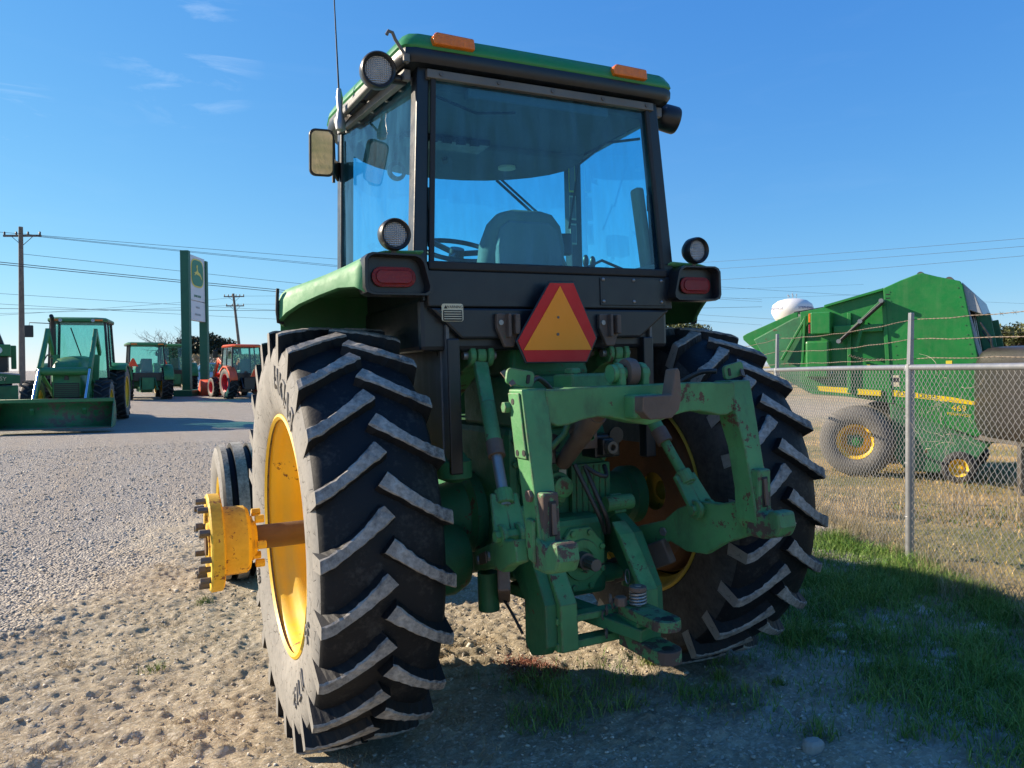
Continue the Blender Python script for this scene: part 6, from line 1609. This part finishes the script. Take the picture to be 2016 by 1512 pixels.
# ------------------------------------------------------------------ gravel, clods, grass
def scatter_stones():
    ico_v = []; ph = (1 + 5 ** .5) / 2
    for a, b in ((-1, ph), (1, ph), (-1, -ph), (1, -ph)):
        ico_v.append((a, b, 0))
    for a, b in ((-1, ph), (1, ph), (-1, -ph), (1, -ph)):
        ico_v.append((0, a, b))
    for a, b in ((ph, -1), (ph, 1), (-ph, -1), (-ph, 1)):
        ico_v.append((a, 0, b))
    ico_v = np.array(ico_v, float) / math.hypot(1, ph)
    ico_f = np.array([(0, 11, 5), (0, 5, 1), (0, 1, 7), (0, 7, 10), (0, 10, 11), (1, 5, 9), (5, 11, 4), (11, 10, 2), (10, 7, 6), (7, 1, 8), (3, 9, 4), (3, 4, 2), (3, 2, 6), (3, 6, 8), (3, 8, 9), (4, 9, 5), (2, 4, 11), (6, 2, 10), (8, 6, 7), (9, 8, 1)])
    def batch(n, xr, yr, smin, smax, keep, power=2.2):
        x = rng.uniform(*xr, n); y = rng.uniform(*yr, n)
        g_, l_, b_ = zones(x, y)
        k = rng.random(n) < keep(g_, l_, b_, x, y)
        x, y = x[k], y[k]
        s = smin + (smax - smin) * rng.random(len(x)) ** power
        return x, y, s
    B = [batch(70000, (-7.5, 2.5), (1.5, 15), .005, .018, lambda g, l, b, x, y: np.where(g > .35, .40, .04)),
         batch(26000, (-3.5, 1.5), (-1.4, 4), .0025, .010, lambda g, l, b, x, y: np.where(g < .5, .42, .3) * (1 - .6 * l), 3.2),
         batch(500, (-3.5, 3), (-1.4, 5), .008, .026, lambda g, l, b, x, y: .30 + 0 * g, 3.0),
         batch(5000, (-.4, 3.2), (-1.7, 1.2), .0025, .010, lambda g, l, b, x, y: .5 * (1 - .7 * l), 3.0)]
    x = np.concatenate([q[0] for q in B]); y = np.concatenate([q[1] for q in B]); s = np.concatenate([q[2] for q in B])
    n = len(x)
    z = gz(x, y) + relief(x, y)
    shp = ico_v[None] * (1 + .36 * np.clip(rng.normal(size=(n, 12, 1)), -1.6, 1.8))
    shp = shp * (s[:, None] * np.array([[1.0, 1.0, .62]]) * (1 + .22 * rng.normal(size=(n, 3))))[:, None, :]
    a = rng.uniform(0, 2 * math.pi, n); c, sn = np.cos(a)[:, None], np.sin(a)[:, None]
    v = np.stack([shp[..., 0] * c - shp[..., 1] * sn + x[:, None], shp[..., 0] * sn + shp[..., 1] * c + y[:, None], shp[..., 2] + (z + s * .18)[:, None]], -1)
    f = ico_f[None] + 12 * np.arange(n)[:, None, None]
    m, nt, b, oc = newmat('gravel_stones')
    rnd = nd(nt, 'ShaderNodeNewGeometry').outputs['Random Per Island']
    col = mixc(nt, rnd, (0.34, 0.30, 0.24), (0.64, 0.58, 0.48))
    nt.links.new(mixc(nt, mr(nt, noise(nt, oc, 1.1, 3), .4, .65), col, mixc(nt, .5, col, (0.42, 0.33, 0.22))), b.inputs['Base Color'])
    b.inputs['Roughness'].default_value = .9
    o = link('gravel', npmesh('gravel', v.reshape(-1, 3), f.reshape(-1, 3), [m]), kind='stuff')
    tag(o, 'loose grey and tan gravel strewn over the dirt lot', 'gravel')
scatter_stones()
def blades(name, label, cat, n, xr, yr, dens, hmin, hmax, width, c1, c2, bend=.5, off=0.0, clump=None):
    x = rng.uniform(*xr, n); y = rng.uniform(*yr, n)
    if clump is not None:
        k = rng.integers(0, len(clump), n); sd = clump[k, 2]
        x = clump[k, 0] + rng.normal(size=n) * sd; y = clump[k, 1] + rng.normal(size=n) * sd
    d = dens(x, y)
    k = rng.random(n) < d
    x, y, d = x[k], y[k], d[k]
    n = len(x)
    z = gz(x, y) + relief(x, y) - .004
    h = (hmin + (hmax - hmin) * rng.random(n) ** 1.6) * (.55 + .45 * d)
    a = rng.uniform(0, 2 * math.pi, n); w = width * (.6 + .8 * rng.random(n))
    b = rng.normal(size=(n, 2)) * bend * h[:, None]
    sx, sy = np.cos(a) * w, np.sin(a) * w
    p0 = np.stack([x - sx, y - sy, z], -1); p1 = np.stack([x + sx, y + sy, z], -1)
    p2 = np.stack([x - sx * .7 + b[:, 0] * .35, y - sy * .7 + b[:, 1] * .35, z + h * .55], -1); p3 = np.stack([x + sx * .7 + b[:, 0] * .35, y + sy * .7 + b[:, 1] * .35, z + h * .55], -1)
    p4 = np.stack([x + b[:, 0], y + b[:, 1], z + h * (1 - .25 * np.clip(np.hypot(b[:, 0], b[:, 1]) / h, 0, 1.5))], -1)
    V = np.stack([p0, p1, p2, p3, p4], 1).reshape(-1, 3)
    i = 5 * np.arange(n)[:, None]
    F = np.concatenate([i + np.array([[0, 1, 3]]), i + np.array([[0, 3, 2]]), i + np.array([[2, 3, 4]])], 0)
    o = link(name, npmesh(name, V, F, [leafmat(name + '_blades', c1, c2)]), kind='stuff')
    tag(o, label, cat)
    return o
def d_lush(x, y):
    g_, l_, b_ = zones(x, y)
    t = fbm(x * 3.3, y * 3.3, 3, 121)
    tyre = ((np.abs(x - .91) < .24) & (np.abs(y) < .33))
    return np.where(tyre, 0, np.clip(l_ * (0.25 + 2.4 * np.clip(t - .34, 0, 1)), 0, 1))
blades('grass', 'short green grass in the tractor shade by the fence', 'grass', 420000, (-.8, 3.6), (-2.2, 3.2), d_lush, .03, .15, .0020, (0.055, 0.155, 0.02), (0.25, 0.35, 0.08), .55)
blades('dead_blades', 'thin straw-coloured dead blades mixed into the shaded green grass', 'grass', 70000, (-.8, 3.6), (-2.2, 3.2), lambda x, y: .6 * d_lush(x, y), .03, .13, .0014, (0.20, 0.17, 0.085), (0.44, 0.38, 0.22), .9)
def d_dry(x, y):
    g_, l_, b_ = zones(x, y)
    return np.clip(b_ * (fbm(x * 1.2, y * 1.2, 3, 131) * 1.2 - .05), 0, 1)
blades('dry_grass', 'tan dry grass beyond the chain-link fence', 'grass', 90000, (2.5, 14), (-1.5, 9), d_dry, .02, .10, .0026, (0.42, 0.28, 0.10), (0.72, 0.52, 0.24), .5)
blades('green_weeds', 'patchy low green weeds among the dry grass beyond the fence', 'weeds', 22000, (3.2, 10), (-1, 5), lambda x, y: zones(x, y)[2] * sst(.5, .62, fbm(x * .9, y * .9, 3, 141)), .03, .09, .004, (0.05, 0.09, 0.02), (0.16, 0.20, 0.05), .8)
fc = np.array([[*(FP + FU * t + FN * random.uniform(-.25, .12)).to_2d(), .05] for t in [random.uniform(-1.8, 4) for _ in range(60)]])
blades('fence_weeds', 'dry straw-coloured weeds growing along the foot of the fence', 'weeds', 5000, (0, 1), (0, 1), lambda x, y: .8 + 0 * x, .08, .28, .0013, (0.16, 0.14, 0.07), (0.40, 0.33, 0.20), .45, clump=fc)
tc_ = np.array([[4.2 + .35 * k + random.gauss(0, .2), 2.2 - .55 * k * .55 + random.gauss(0, .25), .09] for k in range(9)])
blades('tall_dry_stalks', 'tall pale dry stalks standing in front of the baler', 'weeds', 900, (0, 1), (0, 1), lambda x, y: .9 + 0 * x, .25, .55, .0022, (0.34, 0.26, 0.15), (0.55, 0.45, 0.29), .22, clump=tc_)
dc_ = np.array([[random.uniform(-3.4, .6), random.uniform(-.9, 3.5), random.uniform(.03, .10)] for _ in range(70)])
blades('dry_tufts', 'small tufts of dead grass scattered over the bare dirt', 'weeds', 9000, (0, 1), (0, 1), lambda x, y: .8 * (1 - zones(x, y)[0]), .015, .06, .0012, (0.24, 0.16, 0.08), (0.45, 0.34, 0.19), 1.2, clump=dc_)
rc_ = np.array([[.05, .12, .055], [.12, -.02, .05], [.0, .0, .04]])
blades('red_weed', 'small reddish weed clump on the sunlit dirt under the drawbar', 'weeds', 1500, (0, 1), (0, 1), lambda x, y: .9 + 0 * x, .015, .05, .0028, (0.22, 0.07, 0.045), (0.36, 0.17, 0.11), 1.2, clump=rc_)
gc_ = np.array([[.42, -.38, .03], [.78, -.52, .025], [.62, -.20, .03], [-1.62, 1.0, .03], [-1.3, 2.2, .03], [.95, -.72, .02]])
blades('bright_tuft', 'few bright green grass tufts at the edge of the tractor shadow', 'grass', 700, (0, 1), (0, 1), lambda x, y: .9 + 0 * x, .02, .08, .0018, (0.08, 0.14, 0.02), (0.20, 0.26, 0.06), .5, clump=gc_)
# a few flat limestone slabs and lumps lying in the grass
def slab_stone(label, c, w, h, seed):
    r2 = random.Random(seed)
    pts = []
    nn = 9
    for k in range(nn):
        a = 2 * math.pi * k / nn
        q = 1 + r2.uniform(-.22, .22)
        pts.append((c[0] + w * q * math.cos(a), c[1] + w * .7 * q * math.sin(a)))
    z0 = gzf(*c)
    rings = [[(x, y, z0 - .03) for x, y in pts], [(x, y, z0 + h * .6 + r2.uniform(-.004, .004)) for x, y in pts], [(c[0] + (x - c[0]) * .75, c[1] + (y - c[1]) * .75, z0 + h + r2.uniform(-.005, .005)) for x, y in pts]]
    m = M.get('limestone') or paint('pale_limestone', (0.30, 0.28, 0.245), .95, .3, .2, bump=1.0)
    M['limestone'] = m
    o = G().loft(rings).build('stone', m, None, bevel=.006)
    tag(o, label, 'stone', 'pale stones in the grass')
slab_stone('flat pale stone in the grass right of the shaded tyre', (1.68, -.42), .07, .028, 1)
slab_stone('pale stone lump beside the flat stone in the grass', (1.80, -.32), .05, .035, 2)
slab_stone('grey round stone lying alone on the bare dirt at the left', (-3.02, 2.30), .055, .05, 3)
slab_stone('pale broken stone at the bottom of the shadow', (.62, -1.22), .05, .035, 4)
slab_stone('low pale rock near the right edge of the shadow', (1.95, -.86), .08, .022, 5)
